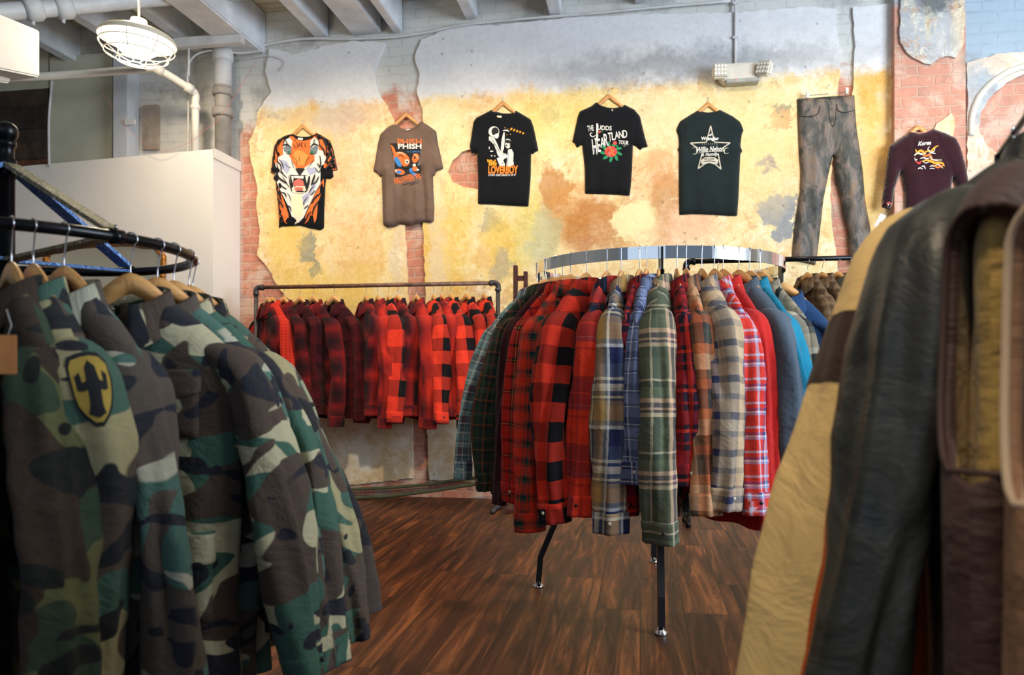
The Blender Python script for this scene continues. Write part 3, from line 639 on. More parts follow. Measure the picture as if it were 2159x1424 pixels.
def sleeve(parent, side, B, mat, cuffmat=None, cuff=.07, button=None, **k):
    L = k.get('L', .62); c = cuff/L
    V, UV = sleeve_mesh(side, B, u1=1-c*.9, **k)
    o = obj('sleeve', grid_mesh('sleeve', V, UV, True), mat, parent)
    if cuff:
        V, UV = sleeve_mesh(side, B, u0=1-c, u1=1.0, cuff=True, **k); cen = V.mean(1, keepdims=True)
        V = cen+(V-cen)*1.06; V = np.concatenate([cen[:1]+(V[:1]-cen[:1])*.9, V, cen[-1:]+(V[-1:]-cen[-1:])*.93, cen[-1:]*1+(V[-1:]-cen[-1:])*.90+np.array([0, 0, .05])], 0)
        UV = np.concatenate([UV[:1], UV, UV[-1:], UV[-1:]+np.array([0, .03])], 0)+np.array([.05, .03])
        cf = obj('cuff', grid_mesh('cuff', V, UV, True), cuffmat or mat, o)
        if button:
            p = V[4, 19 if side > 0 else 6]; q = cen[3, 0]; d = Vector(p-q); d.z = 0; d.normalize()
            b = bmesh.new(); lathe(b, [(0, .003), (.005, .003), (.0065, .001), (.0065, -.002)], 12)
            bo = obj('cuff_button', b, button, o); bo.location = Vector(p)+d*.002; bo.rotation_euler = d.to_track_quat('Z', 'Y').to_euler()
    return o
def collar_mesh(B, h=.048, leaf=.066, tip=.035, spread=.012, opn=.35, name='collar'):
    n = 40; V = []; UV = []
    ph = np.linspace(-math.pi+opn*.5, math.pi-opn*.5, n)
    for j in range(6):
        row = []; ur = []
        for a in ph:
            fr = (1-math.cos(a))/2; rx, ry = B.nk*1.0, .044
            x, y = rx*math.sin(a), ry*math.cos(a)
            zb = B.ztop-.012-(B.dipf*.55+.0)*fr**2; e = max(0, (fr-.72)/.28)
            hh = h*(1-.25*fr); lf = leaf+tip*e
            if j == 0: k, z = 1.0, zb-.012
            elif j == 1: k, z = 1.0, zb+hh*.6
            elif j == 2: k, z = 1.03, zb+hh
            elif j == 3: k, z = 1.12, zb+hh*.96
            elif j == 4: k, z = 1.22+spread*4, zb+hh-lf*.55
            else: k, z = 1.34+spread*9+.10*e, zb+hh-lf
            dx = math.sin(a)*.016*e*(j/5.0); dy = -.012*e*(j >= 4)
            row.append((x*k+dx, y*k+dy, z)); ur.append((a*.09, z+.5*(j > 2)*0+j*.018))
        V.append(row); UV.append(ur)
    return grid_mesh(name, np.array(V), np.array(UV))
def buttons(B, parent, xs, zs, mat, r=.006, name='button', off=.008):
    for x in xs:
        for z in zs:
            y = float(B.front(np.array([x]), np.array([z]), off)[0]); b = bmesh.new()
            lathe(b, [(0, -.0015), (r*.5, -.001), (r*.85, -.0035), (r, -.001), (r, .003)], 14, (x, y, z), axis='y'); bmesh.ops.recalc_face_normals(b, faces=b.faces); obj(name, b, mat, parent)
BTN = plain('pale_button', (196, 186, 164), 0.3); BTD = plain('dark_button', (30, 28, 30), 0.3)
GLAST = {}
FGH = []
def rail_x(y): return .83-(1.25-y)*.444
def garment(name, label, cat, group, loc, d, mat, seed=0, hang=True, hl=None, rr=.013, kit='shirt', body={}, slv={}, collar=True, cuffmat=None, pockets=0, btn=None, hangscale=1.0, solid=0, colmat=None, lining=None, tilt=0, hgroup=None, half=False, dz=0.0, hdz=0.0):
    rz = math.atan2(d[1], d[0]); r = random.Random(seed*13+5)
    e = empty(name, (loc[0], loc[1], loc[2]+dz), rz, label, cat, group); e.rotation_euler = (0, tilt, rz)
    bd = dict(seed=seed, L=.74+r.uniform(-.03, .03), T=.030+r.uniform(-.004, .006), fold=.009); bd.update(body); B = Body(**bd)
    bo = obj('body', B.mesh(), mat, e)
    sk = dict(L=.63+r.uniform(-.02, .03), r0=.073, r1=.050, flat=.62, swing=r.uniform(.0, .06), bend=r.uniform(-.01, .02), fwd=r.uniform(-.03, .03), seed=seed, twist=r.uniform(-.3, .3)); sk.update(slv); GLAST.clear(); GLAST.update(sk)
    for sd in (1, -1):
        if half and sd == -1: continue
        s2 = dict(sk); s2['seed'] = seed+sd; sleeve(e, sd, B, mat, cuffmat, button=btn or BTN, **s2)
    if collar: 
        c = obj('collar', collar_mesh(B), colmat or mat, e); md = c.modifiers.new('thick', 'SOLIDIFY'); md.thickness = .003
    if kit in ('shirt', 'jacket'):
        zt = B.ztop-B.dipf-.01; o = obj('placket', B.patch(-.017, .017, B.ztop-B.L+.01, zt, .005, 14, name='placket'), mat, e)
        buttons(B, e, [0], [zt-.03-i*.095 for i in range(6)], btn or BTN)
    for i in range(pockets):
        sx = -1 if i == 0 else 1
        p = obj('chest_pocket', B.patch(sx*.105-.058, sx*.105+.058, -.44, -.31, .006, 10, name='chest_pocket'), mat, e)
        obj('pocket_flap', B.patch(sx*.105-.062, sx*.105+.062, -.345, -.295, .012, 10, taper=.015, name='pocket_flap'), mat, p)
        buttons(B, p, [sx*.105], [-.345], btn or BTN, .006, 'pocket_button', .016)
    if hang: hanger((rail_x(loc[1]), loc[1], 1.41) if hdz else (loc[0], loc[1], loc[2]), rz, hl or (('wooden hanger of the ' if len(label.split()) < 13 else 'hanger of the ')+label), hgroup, rr, tilt, scale=hangscale)
    return e, B

# ------------------------------------------------ fabrics
K = (16, 14, 18); RED = (206, 52, 34); DR = (110, 22, 24); NAVY = (28, 36, 62)
def chk(n, p, a, b, **k): return plaid(n, p, [(0, a), (.5, b)], **k)
BUF = chk('buffalo_red', .125, RED, K); BUFB = chk('buffalo_bright', .16, (216, 58, 38), K); BUFW = chk('buffalo_wide', .21, RED, K)
SHADOW1 = plaid('shadow_red_a', .17, [(0, K), (.30, (96, 20, 24)), (.5, (150, 30, 28)), (.7, (70, 16, 22)), (1, K)], interp='LINEAR')
SHADOW2 = plaid('shadow_red_b', (.15, .22), [(0, (30, 14, 22)), (.25, (170, 36, 28)), (.5, (60, 18, 26)), (.8, (24, 14, 22)), (1, (30, 14, 22))], interp='LINEAR')
SHADOW3 = plaid('shadow_red_c', (.16, .25), [(0, (190, 44, 30)), (.35, (110, 24, 26)), (.6, (26, 16, 28)), (1, (190, 44, 30))], interp='LINEAR')
MAROONP = plaid('dark_maroon_check', .12, [(0, (58, 14, 20)), (.45, (34, 10, 16)), (.55, (84, 18, 24)), (1, (58, 14, 20))], interp='LINEAR')
REDKNIT = chk('red_grid_cloth', .02, (214, 56, 36), (184, 40, 28))
TEALP = plaid('pale_teal_plaid', .12, [(0, (120, 160, 168)), (.22, (200, 208, 206)), (.27, (92, 130, 142)), (.45, (58, 84, 100)), (.52, (190, 204, 206)), (.56, (96, 74, 88)), (.78, (140, 176, 180)), (.9, (206, 214, 212)), (.94, (74, 104, 120))])
GRNBR = plaid('green_rust_plaid', .09, [(0, (36, 52, 44)), (.3, (24, 30, 30)), (.45, (120, 68, 44)), (.52, (30, 44, 40)), (.8, (44, 66, 54)), (.93, (110, 60, 42))])
MAROON = cloth('dark_maroon_corduroy', (52, 18, 26), 0.1)
REDBLKY = plaid('red_black_gold_plaid', .11, [(0, (176, 36, 28)), (.4, (24, 18, 22)), (.46, (190, 150, 80)), (.475, (24, 18, 22)), (.55, (176, 36, 28)), (.9, (30, 16, 20))])
TARTAN = plaid('red_green_tartan', .062, [(0, (206, 54, 34)), (.34, (32, 66, 58)), (.40, (196, 50, 34)), (.45, (32, 66, 58)), (.60, (24, 36, 44)), (.72, (32, 66, 58)), (.77, (196, 50, 34)), (.82, (32, 66, 58)), (.86, (206, 54, 34))])
REDNAVY = plaid('red_navy_plaid', (.19, .22), [(0, (214, 56, 34)), (.38, (150, 40, 36)), (.42, (214, 56, 34)), (.50, (30, 40, 62)), (.56, (60, 84, 110)), (.575, (26, 32, 50)), (.70, (26, 32, 50)), (.74, (200, 60, 50)), (.755, (26, 32, 50)), (.95, (80, 40, 44))])
BLUECRM = plaid('blue_cream_plaid', (.14, .26), [(0, (214, 206, 188)), (.05, (50, 66, 100)), (.09, (206, 200, 186)), (.13, (70, 84, 110)), (.30, (36, 46, 84)), (.46, (30, 38, 72)), (.50, (204, 204, 200)), (.54, (110, 110, 104)), (.60, (176, 138, 80)), (.78, (150, 124, 84)), (.84, (70, 76, 84)), (.87, (214, 200, 160)), (.90, (70, 80, 96)), (.96, (196, 190, 172))])
DKREDP = plaid('dark_red_navy_plaid', .12, [(0, (140, 24, 26)), (.35, (24, 16, 26)), (.5, (150, 30, 30)), (.56, (36, 24, 44)), (.8, (196, 50, 34)), (.88, (24, 16, 26))])
BLUEGR = plaid('blue_grey_plaid', .10, [(0, (110, 122, 158)), (.3, (40, 48, 78)), (.36, (176, 180, 196)), (.40, (40, 48, 78)), (.6, (92, 104, 140)), (.9, (190, 190, 200)), (.93, (50, 60, 96))])
GREENCR = plaid('green_cream_plaid', (.17, .22), [(0, (84, 90, 74)), (.24, (68, 76, 64)), (.40, (196, 178, 146)), (.46, (84, 70, 80)), (.50, (206, 170, 140)), (.53, (84, 70, 80)), (.60, (206, 170, 140)), (.66, (92, 100, 80)), (.82, (54, 66, 56)), (.90, (188, 176, 150)), (.93, (84, 90, 74))])
BROWNOR = chk('brown_orange_block', .16, (206, 146, 100), (62, 60, 56)); 
ORBR = plaid('orange_brown_plaid', (.13, .20), [(0, (210, 160, 120)), (.24, (190, 110, 66)), (.40, (70, 70, 64)), (.62, (48, 48, 48)), (.70, (160, 84, 52)), (.85, (96, 70, 50))])
GREYNAVY = plaid('grey_navy_tan_check', (.12, .11), [(0, (190, 164, 132)), (.25, (104, 100, 100)), (.5, (160, 150, 140)), (.72, (36, 50, 96)), (.92, (110, 104, 104))], [(0, (176, 150, 120)), (.34, (110, 104, 100)), (.5, (180, 160, 134)), (.8, (58, 62, 76))])
RWB = plaid('red_white_blue_plaid', .075, [(0, (204, 56, 46)), (.45, (130, 150, 190)), (.55, (206, 206, 214)), (.62, (50, 60, 110)), (.75, (204, 56, 46)), (.9, (180, 186, 206))])
REDS = cloth('solid_red_flannel', (180, 32, 30), 0.12); SLATE = cloth('slate_blue_brushed_cotton', (72, 84, 98), 0.15); TEAL = cloth('teal_cotton', (24, 116, 146), 0.08)
GREYTAN = plaid('grey_tan_buffalo', .13, [(0, (150, 138, 116)), (.35, (84, 84, 78)), (.5, (40, 42, 44)), (.85, (186, 176, 156))])
DENIM = cloth('dark_blue_denim', (34, 62, 100), 0.05); YGING = plaid('yellow_green_gingham', .03, [(0, (196, 188, 120)), (.3, (96, 110, 70)), (.5, (222, 214, 160)), (.8, (120, 96, 60))])
MULTI = plaid('pink_blue_multi_plaid', .07, [(0, (176, 60, 92)), (.25, (90, 110, 160)), (.45, (206, 110, 80)), (.65, (120, 80, 120)), (.85, (170, 170, 190))])
BRNFLR = plaid('brown_leafy_cloth', .05, [(0, (92, 70, 50)), (.4, (62, 46, 36)), (.7, (124, 100, 74)), (1, (92, 70, 50))], interp='LINEAR'); OLIVE = cloth('dark_olive_cloth', (64, 60, 46), 0.1)

# ------------------------------------------------ pipe rack by the wall with red and black wool jackets
def wallframe(px, off): 
    k = (px-CX)/F; Y = (D0-off*NW)/(1+A*k); return k*Y, Y
U = Vector((1/NW, -A/NW, 0))
rack_off = .40; xl, yl = wallframe(540, rack_off); xr, yr = wallframe(1050, rack_off); zr = 1.628
L0, R0 = Vector((xl, yl, zr)), Vector((xr, yr, zr)); pr_root = empty('pipe_clothes_rack', (xl, yl, 0), 0, 'rusty iron pipe rack of red and black plaid jackets', 'clothes rack')
def piperack(root, L0, R0, r, matr, matp, back=.3, feet=True):
    o = root.location; l = L0-o; rr_ = R0-o; z = l.z; dirn = (rr_-l).normalized(); inw = Vector((dirn.y, -dirn.x, 0)); 
    tube_obj('rail', [l+dirn*.03, rr_-dirn*.03], r, matr, root, 14)
    for p, s in ((l, 1), (rr_, -1)):
        tube_obj('upright', [p-Vector((0, 0, .05)), Vector((p.x, p.y, .05))], r, matp, root, 14)
        el = bmesh.new(); tube(el, smooth_path([p+dirn*s*.055, p+dirn*s*.02, p+Vector((0, 0, -.02)), p+Vector((0, 0, -.055))], 5), r*1.28, 14)
        tube(el, [p+dirn*s*.04, p+dirn*s*.058], r*1.5, 14); tube(el, [p-Vector((0, 0, .04)), p-Vector((0, 0, .058))], r*1.5, 14)
        bmesh.ops.recalc_face_normals(el, faces=el.faces); obj('elbow_fitting', el, matp, root)
        q = Vector((p.x, p.y, .0)); tube_obj('foot', [q+inw*.22+Vector((0, 0, .02)), q-inw*.22+Vector((0, 0, .02))], r, matp, root, 12)
        fl = bmesh.new(); lathe(fl, [(0, .075), (r*1.4, .075), (r*1.5, .03), (.028, .03), (.028, .0), (0, 0)], 16, q); bmesh.ops.recalc_face_normals(fl, faces=fl.faces); obj('tee_fitting', fl, matp, root)
piperack(pr_root, L0, R0, .0155, RUSTY, DARKPIPE)
specs = [(564, .86, SHADOW2, 'jacket', 'dark red shadow plaid wool jacket, leftmost on the rusty pipe rail'),
 (573, .80, REDKNIT, 'shirt', 'bright red fine grid shirt near the left end of the rail'),
 (598, .70, SHADOW1, 'jacket', 'dark red ombre plaid jacket just right of the bright red grid shirt'),
 (632, .66, MAROONP, 'jacket', 'maroon plaid jacket, second to the left of the jacket with neck label'),
 (660, .60, SHADOW1, 'jacket', 'dark red ombre jacket directly left of the jacket with neck label'),
 (704, .50, MAROONP, 'jacket', 'dark maroon plaid wool jacket with a pale neck label'),
 (771, 1.02, SHADOW2, 'jacket', 'red navy shadow plaid jacket right of the jacket with neck label'),
 (796, 1.10, SHADOW3, 'jacket', 'red and black shadow plaid jacket, middle of the rusty rail'),
 (819, 1.15, BUFW, 'jacket', 'red and black block check jacket between two shadow plaid jackets'),
 (838, .95, SHADOW2, 'jacket', 'navy and red shadow plaid jacket left of the brick gap'),
 (878, 1.05, SHADOW3, 'jacket', 'shadow plaid jacket with a wide navy collar beside the brick gap'),
 (914, 1.20, BUFB, 'shirt', 'bright red buffalo check shirt just right of the brick gap'),
 (932, 1.12, SHADOW3, 'shirt', 'shadow check shirt between two bright buffalo check shirts, rusty rail'),
 (950, 1.05, BUFB, 'shirt', 'red buffalo check shirt, third from right on the rusty rail'),
 (983, .95, BUFW, 'jacket', 'large buffalo check jacket, second from right on the rusty rail'),
 (1020, 1.15, BUFB, 'shirt', 'red buffalo check shirt, rightmost on the rusty rail')]
for i, (px, ang, mt, nm, lb) in enumerate(specs):
    x, y = wallframe(px, rack_off); d = Vector((math.cos(-ang), math.sin(-ang), 0)); 
    e, B = garment('wool_jacket' if nm == 'jacket' else 'flannel_shirt', lb, nm, 'red and black plaid garments on the wall pipe rack', (x, y, zr+.0155), d, mt, seed=20+i, rr=.0155, hgroup='wooden hangers on the wall pipe rack',
        hl='wooden hanger under the '+lb.split(',')[0] if False else None, body=dict(L=.83+.03*((i*7) % 3-1), T=.040, fold=.010), slv=dict(L=.72+.04*((i*5) % 3-1), r0=.070, r1=.056, flat=.75, swing=.02+.03*(i % 3), bend=.03*((i*5) % 3-1), fwd=.04*((i*3) % 3-1)), btn=BTD, pockets=1 if i in (3, 5) else 0)
    if i == 5:
        o = obj('neck_label', B.patch(-.03, .03, -.145, -.11, -.004, 4, sg=1, name='neck_label'), plain('olive_label', (176, 170, 120), 0.7), e)

# ------------------------------------------------ chrome round rack in the middle of the floor
RX, RY, RR, RZ = .655, 3.41, .545, 1.483
rr_root = empty('round_clothes_rack', (RX, RY, 0), 0, 'round rack with a chrome ring and black legs, full of flannel shirts', 'clothes rack')
bm = bmesh.new(); n = 96; band = .048
prof = [(RR-.003, 0), (RR+.003, 0), (RR+.003, band), (RR-.003, band)]
rings = [[bm.verts.new((r*math.cos(2*math.pi*k/n), r*math.sin(2*math.pi*k/n), RZ-band+z)) for r, z in prof] for k in range(n)]
for k in range(n):
    for j in range(4): bm.faces.new((rings[k][j], rings[k][(j+1) % 4], rings[(k+1) % n][(j+1) % 4], rings[(k+1) % n][j]))
bmesh.ops.recalc_face_normals(bm, faces=bm.faces); obj('ring_rail', bm, CHROME, rr_root, smooth=False)
base = -math.atan2(RX, RY)          # legs stand toward the camera, away and to both sides
LEGA = [math.radians(a)+math.atan2(-RY, -RX)+.03 for a in (0, 90, 180, 270)]
for a in LEGA:
    c, s_ = math.cos(a), math.sin(a); rad = lambda r, z: (r*c, r*s_, z)
    tube_obj('leg', [rad(.42, RZ-.10), rad(.42, .42), rad(.455, .32), rad(.53, .14), rad(.54, .012)], .0125, BLACKM, rr_root, 4, sq=True)
    b = bmesh.new(); lathe(b, [(0, .03), (.014, .03), (.016, .018), (.024, .012), (.026, 0), (0, 0)], 20, rad(.54, 0)); bmesh.ops.recalc_face_normals(b, faces=b.faces); obj('foot_glide', b, CHROME, rr_root)
    tube_obj('ring_bracket', [rad(RR-.008, RZ-.004), rad(RR-.008, RZ-.085), rad(RR-.03, RZ-.10)], .004, BLACKM, rr_root, 4, sq=True, ry=.022)
    tube_obj('cross_bar', [rad(0.0, RZ-.10), rad(RR-.01, RZ-.10)], .0125, BLACKM, rr_root, 4, sq=True)
b = bmesh.new(); lathe(b, [(0, RZ-.07), (.05, RZ-.07), (.05, RZ-.14), (0, RZ-.14)], 24); bmesh.ops.recalc_face_normals(b, faces=b.faces); obj('hub', b, BLACKM, rr_root)
def theta_for(px, rho):
    best = None
    for t in np.linspace(-1.53, 1.45, 701):
        X, Y = RX+rho*math.sin(t), RY-rho*math.cos(t); q = CX+F*X/Y
        if best is None or abs(q-px) < best[0]: best = (abs(q-px), t)
    return best[1]
# angle in degrees from the direction of the camera side (-Y) round to the right
shirts = [(-104, BLUEGR, 'blue and grey plaid shirt just behind the pale teal one', {}, {}),
 (1017, TEALP, 'pale teal, white and plum plaid shirt left on the round rack', dict(L=.72), dict(L=.68, swing=.10, bend=.03, fwd=.05)),
 (1036, GRNBR, 'dark green and rust plaid shirt beside the pale teal one', dict(L=.80), dict(swing=.05, L=.70)),
 (1063, MAROON, 'dark maroon solid corduroy shirt on the left of the round rack', dict(L=.86), dict(swing=.02, L=.74)),
 (1084, REDBLKY, 'red and black plaid shirt with thin gold lines on round rack', dict(L=.82), dict(swing=.01, L=.72)),
 (1108, TARTAN, 'red and green tartan shirt with a long front tail', dict(L=.90), dict(L=.82, r0=.065, r1=.062, swing=-.01, flat=.8)),
 (1156, BUF, 'large-block red and black buffalo check jacket on the round rack', dict(L=.82, T=.055), dict(L=.76, r0=.088, r1=.062, swing=.02, bend=.035, flat=.8)),
 (1222, REDNAVY, 'red and navy plaid shirt with a dark blue shoulder', dict(L=.76), dict(L=.73, swing=.0, bend=.01)),
 (1268, BLUECRM, 'blue, cream and mustard plaid shirt with big cuff turned to the front', dict(L=.74), dict(L=.78, r0=.074, r1=.064, swing=.0, flat=.8)),
 (1316, DKREDP, 'dark red and navy plaid shirt squeezed beside the blue and cream one', dict(L=.84, T=.02), dict(L=.72, r0=.042, r1=.038, swing=-.03)),
 (1350, BLUEGR, 'lilac blue plaid shirt left of the green and cream one', dict(L=.70), dict(L=.60, r0=.05, r1=.045)),
 (1392, GREENCR, 'green, cream and plum plaid shirt in the middle of the round rack', dict(L=.80, T=.05), dict(L=.80, r0=.084, r1=.070, swing=.01, flat=.8, fwd=.02)),
 (1440, DKREDP, 'dark red plaid shirt between the green and the orange one', dict(L=.72), dict(L=.60, r0=.05, r1=.045)),
 (1482, ORBR, 'peach, orange and grey block plaid shirt with hanging sleeve', dict(L=.74), dict(L=.70, r0=.068, r1=.052, swing=.03)),
 (1535, GREYNAVY, 'grey, tan and navy check wool shirt with wide shoulder', dict(L=.74, T=.05), dict(L=.68, r0=.082, r1=.06, swing=.03, bend=.02, flat=.75)),
 (1576, RWB, 'narrow red, white and blue plaid shirt beside the solid red one', dict(L=.80), dict(L=.70, r0=.062, r1=.05, swing=.05)),
 (1604, REDS, 'solid red flannel shirt on the right of the round rack', dict(L=.90), dict(L=.78, swing=.03, r0=.075)),
 (1655, SLATE, 'solid slate blue brushed shirt on the right of the round rack', dict(L=.84, T=.045), dict(L=.78, r0=.084, r1=.062, swing=.06, flat=.8)),
 (1690, TEAL, 'bright teal shirt behind the slate blue one', dict(L=.74), dict(L=.66, swing=.08)),
 (1722, GREYTAN, 'grey, black and tan block check shirt behind the teal one', dict(L=.74), dict(swing=.04)),
 (82, DENIM, 'dark blue denim shirt toward the back of the round rack', dict(L=.74), dict(swing=.05)),
 (91, YGING, 'yellow and green small check shirt at the back of the round rack', dict(L=.74), dict(swing=.06)),
 (101, MULTI, 'pink, blue and orange plaid shirt, back of the round rack', dict(L=.74), dict(swing=.06))]
for i, (deg, mt, lb, bd, sl) in enumerate(shirts):
    t = theta_for(deg+(12 if mt is DKREDP else 0), .79) if deg > 900 else math.radians(deg); d = Vector((math.sin(t), -math.cos(t), 0)); p = Vector((RX, RY, RZ))+d*RR
    dd_ = Vector((d.x, d.y, 0)); j = math.radians(((i*37) % 9-4)*1.6); dd_.rotate(Matrix.Rotation(j, 3, 'Z'))
    b2 = dict(T=.028, hw=.205, sw=.215); b2.update(bd); s2 = dict(r0=.066, r1=.05, L=.70, swing=.02, flat=.62); s2.update(sl); s2['r0'] *= .87; s2['r1'] *= .95; s2['L'] -= .02
    garment('flannel_shirt', lb, 'shirt', 'shirts on the chrome round rack', p, dd_, mt, seed=60+i, rr=.004, body=b2, slv=s2, pockets=1 if i in (12, 14) else 0, btn=BTD if i % 2 else BTN, hgroup='wooden hangers on the chrome round rack')

# ------------------------------------------------ round pipe rack at the left with camouflage jackets
GX, GY, GR, GZ = -1.207, 1.80, .41, 1.311
g_root = empty('round_pipe_rack', (GX, GY, 0), 0, 'round black pipe rack with a ball-topped post, full of camouflage jackets', 'clothes rack')
b = tube(bmesh.new(), [(GR*math.cos(a), GR*math.sin(a), GZ-.0125) for a in np.linspace(0, 2*math.pi, 96, endpoint=False)], .0125, 14, closed=True)
bmesh.ops.recalc_face_normals(b, faces=b.faces); obj('ring_rail', b, STEEL, g_root)
b = bmesh.new(); lathe(b, [(0, .0), (.20, .0), (.20, .012), (.03, .03), (.018, .05), (.018, 1.47), (.022, 1.475), (.022, 1.515), (.017, 1.52), (.017, 1.545), (.021, 1.55), (.021, 1.56), (0, 1.562)], 28)
bmesh.ops.recalc_face_normals(b, faces=b.faces); obj('post', b, STEEL, g_root)
b = bmesh.new(); lathe(b, [(0, 1.607)]+[(.025*math.cos(a), 1.582+.025*math.sin(a)) for a in np.linspace(1.4, -1.2, 16)]+[(.012, 1.557)], 28)
bmesh.ops.recalc_face_normals(b, faces=b.faces); obj('ball_finial', b, STEEL, g_root)
def scroll_mat(name, base, line):
    m, nt, bs = nmat(name); o = nd(nt, 'ShaderNodeTexCoord').outputs['Object']
    n = noise(nt, o, 20, 2, 0.4, 1.6).outputs[0]
    f = mth(nt, 'ABSOLUTE', mth(nt, 'SINE', mth(nt, 'MULTIPLY', n, 36.0)))
    nt.links.new(mx(nt, step(nt, f, 0.50, 0.25), lin(base), lin(line)), bs.inputs['Base Color']); bs.inputs['Roughness'].default_value = 0.55; return m
SC1 = scroll_mat('scroll_strap_warm_tint', (92, 82, 56), (178, 168, 136)); SC2 = scroll_mat('scroll_strap_daylight_tint', (48, 92, 156), (140, 176, 216))  # same tape twice: warm lamplight and blue daylight put into the colours
for ang, mt in ((math.atan2(-.21, .398), SC1), (math.atan2(.44, .10), SC2), (math.atan2(.21, -.398), SC1), (math.atan2(-.44, -.10), SC2)):
    d = Vector((math.cos(ang), math.sin(ang), 0)); up = Vector((0, 0, 1))
    a0, a1 = d*.018+up*(GZ-.035), d*(GR-.014)+up*(GZ-.012)
    tube_obj('spoke_strap', [a0, a1], .017, mt, g_root, 4, sq=True, ry=.004)
    c0, c1 = d*.02+up*1.50, d*(GR-.016)+up*(GZ+.004)
    tube_obj('diagonal_strap', [c0, c0*.5+c1*.5, c1], .019, mt, g_root, 4, sq=True, ry=.005)
    e_ = d*(GR)+up*(GZ-.0125); t = Vector((-d.y, d.x, 0)); tube_obj('ring_coupler', [e_-t*.014, e_+t*.014], .0165, STEEL, g_root, 14)
    tube_obj('set_screw', [e_+up*.016, e_+up*.026], .0035, WIRE, g_root, 8)
CM = [((166, 156, 118), (66, 98, 86), (80, 66, 58), (24, 26, 36)), ((178, 176, 158), (72, 108, 100), (84, 74, 68), (30, 32, 48)), ((150, 148, 122), (50, 80, 74), (66, 54, 50), (20, 22, 32)), ((186, 180, 150), (58, 96, 84), (76, 62, 56), (26, 28, 44))]
def cm(i, off, sc=6.0): return camo('camouflage_cloth_%d' % len(MC), *CM[i], scale=sc, off=off)
CMD = camo('dark_camouflage_cloth', (96, 96, 60), (48, 66, 48), (58, 42, 34), (18, 20, 22), scale=6, off=4.4)
def ringp(deg): 
    t = math.radians(deg); return Vector((GX+GR*math.sin(t), GY-GR*math.cos(t), GZ))
cam_specs = [(24, (.45, -.9), cm(2, 3.3), 'camouflage jacket at the left edge, mostly cut off by the frame', 1, {}, {}),
 (35, (.75, -.66), CMD, 'dark olive camouflage jacket with an orange price tag', 1, dict(L=.86), dict(L=.64)),
 (40, (.80, -.60), cm(0, 1.1, 4.6), 'camouflage jacket with a yellow and black shield patch on its broad sleeve', 1, dict(L=.88, T=.045), dict(L=.68, r0=.082, r1=.066, swing=.02, flat=.7)),
 (47.5, (.92, -.40), cm(1, 2.7, 5), 'camouflage jacket tucked directly behind the sleeve with the shield patch', 1, dict(L=.86), dict(L=.68, swing=.07, r0=.062)),
 (67, (1, .05), cm(3, .4, 5.4), 'open-collared camouflage jacket with an inked globe emblem on its chest pocket', 2, dict(L=.90, T=.05, sw=.255, hw=.235), dict(L=.70, r0=.076, r1=.060, swing=.10, bend=.01, flat=.72)),
 (78, (1, .08), cm(1, 5.9, 5.8), 'camouflage jacket hanging just behind the one with the pocket emblem', 2, dict(L=.86), dict(L=.68, swing=.09, bend=.01)),
 (87, (1, .08), cm(3, 7.7, 5.4), 'camouflage jacket with a patched pale elbow, third from the outer end', 1, dict(L=.86), dict(L=.70, swing=.13, bend=.02)),
 (101, (1, .12), cm(0, 9.2, 6), 'camouflage jacket second from the outer end of the pipe ring', 1, dict(L=.84), dict(L=.68, swing=.17, bend=.025)),
 (116, (.98, .2), cm(2, 6.1, 5.4), 'dark green camouflage jacket farthest round the pipe ring toward the aisle', 1, dict(L=.84), dict(L=.66, swing=.20, bend=.03))]
for i, (deg, d, mt, lb, npk, bd, sl) in enumerate(cam_specs):
    d = Vector((d[0], d[1], 0)).normalized(); p = ringp(deg)
    b2 = dict(T=.036, hw=.225, sw=.225, fold=.011); b2.update(bd); s2 = dict(L=.68, r0=.074, r1=.056, swing=.10, flat=.66, wr=1.1); s2.update(sl)
    e, B = garment('camouflage_jacket', lb, 'jacket', 'camouflage jackets on the round pipe rack', p, d, mt, seed=200+i, rr=.0125, body=b2, slv=s2, pockets=2, btn=BTD, cuffmat=mt, hgroup='wooden hangers on the round pipe rack')
    if i == 2: B_PATCH = B; PF = (GLAST['fwd'], GLAST['twist'], GLAST['bend'])
    for k in range(2):                                     # big lower pockets
        sx = (-1, 1)[k]; pk = obj('lower_pocket', B.patch(sx*.115-.075, sx*.115+.075, -.83, -.67, .007, 10), mt, e)
        obj('pocket_flap', B.patch(sx*.115-.08, sx*.115+.08, -.705, -.64, .013, 10, taper=.018), mt, pk)
        buttons(B, pk, [sx*.115], [-.705], BTD, .0075, 'pocket_button', .018)
    if i == 4:
        def blob(pts, ox, oz, sc, mat, nm):
            poly = [(ox+x*sc, oz+z*sc) for x, z in pts]; V, T = region(poly, .004, grid=False); Y = B.front(V[:, 0], V[:, 1], .0095)
            bm = bmesh.new(); vs = [bm.verts.new((x, y, z)) for (x, z), y in zip(V, Y)]
            for t in T: bm.faces.new([vs[q] for q in t])
            return obj(nm, bm, mat, e)
        em = [(-1, .1), (-.7, .5), (-.2, .45), (0, .9), (.1, .5), (.7, .75), (.5, .4), (1, .2), (.5, .15), (.75, -.3), (.3, -.1), (.25, -.6), (.6, -.75), (.1, -.85), (-.5, -.75), (-.15, -.55), (-.2, -.05), (-.6, -.3)]
        blob(em, .105, -.40, .017, BTD, 'pocket_emblem')
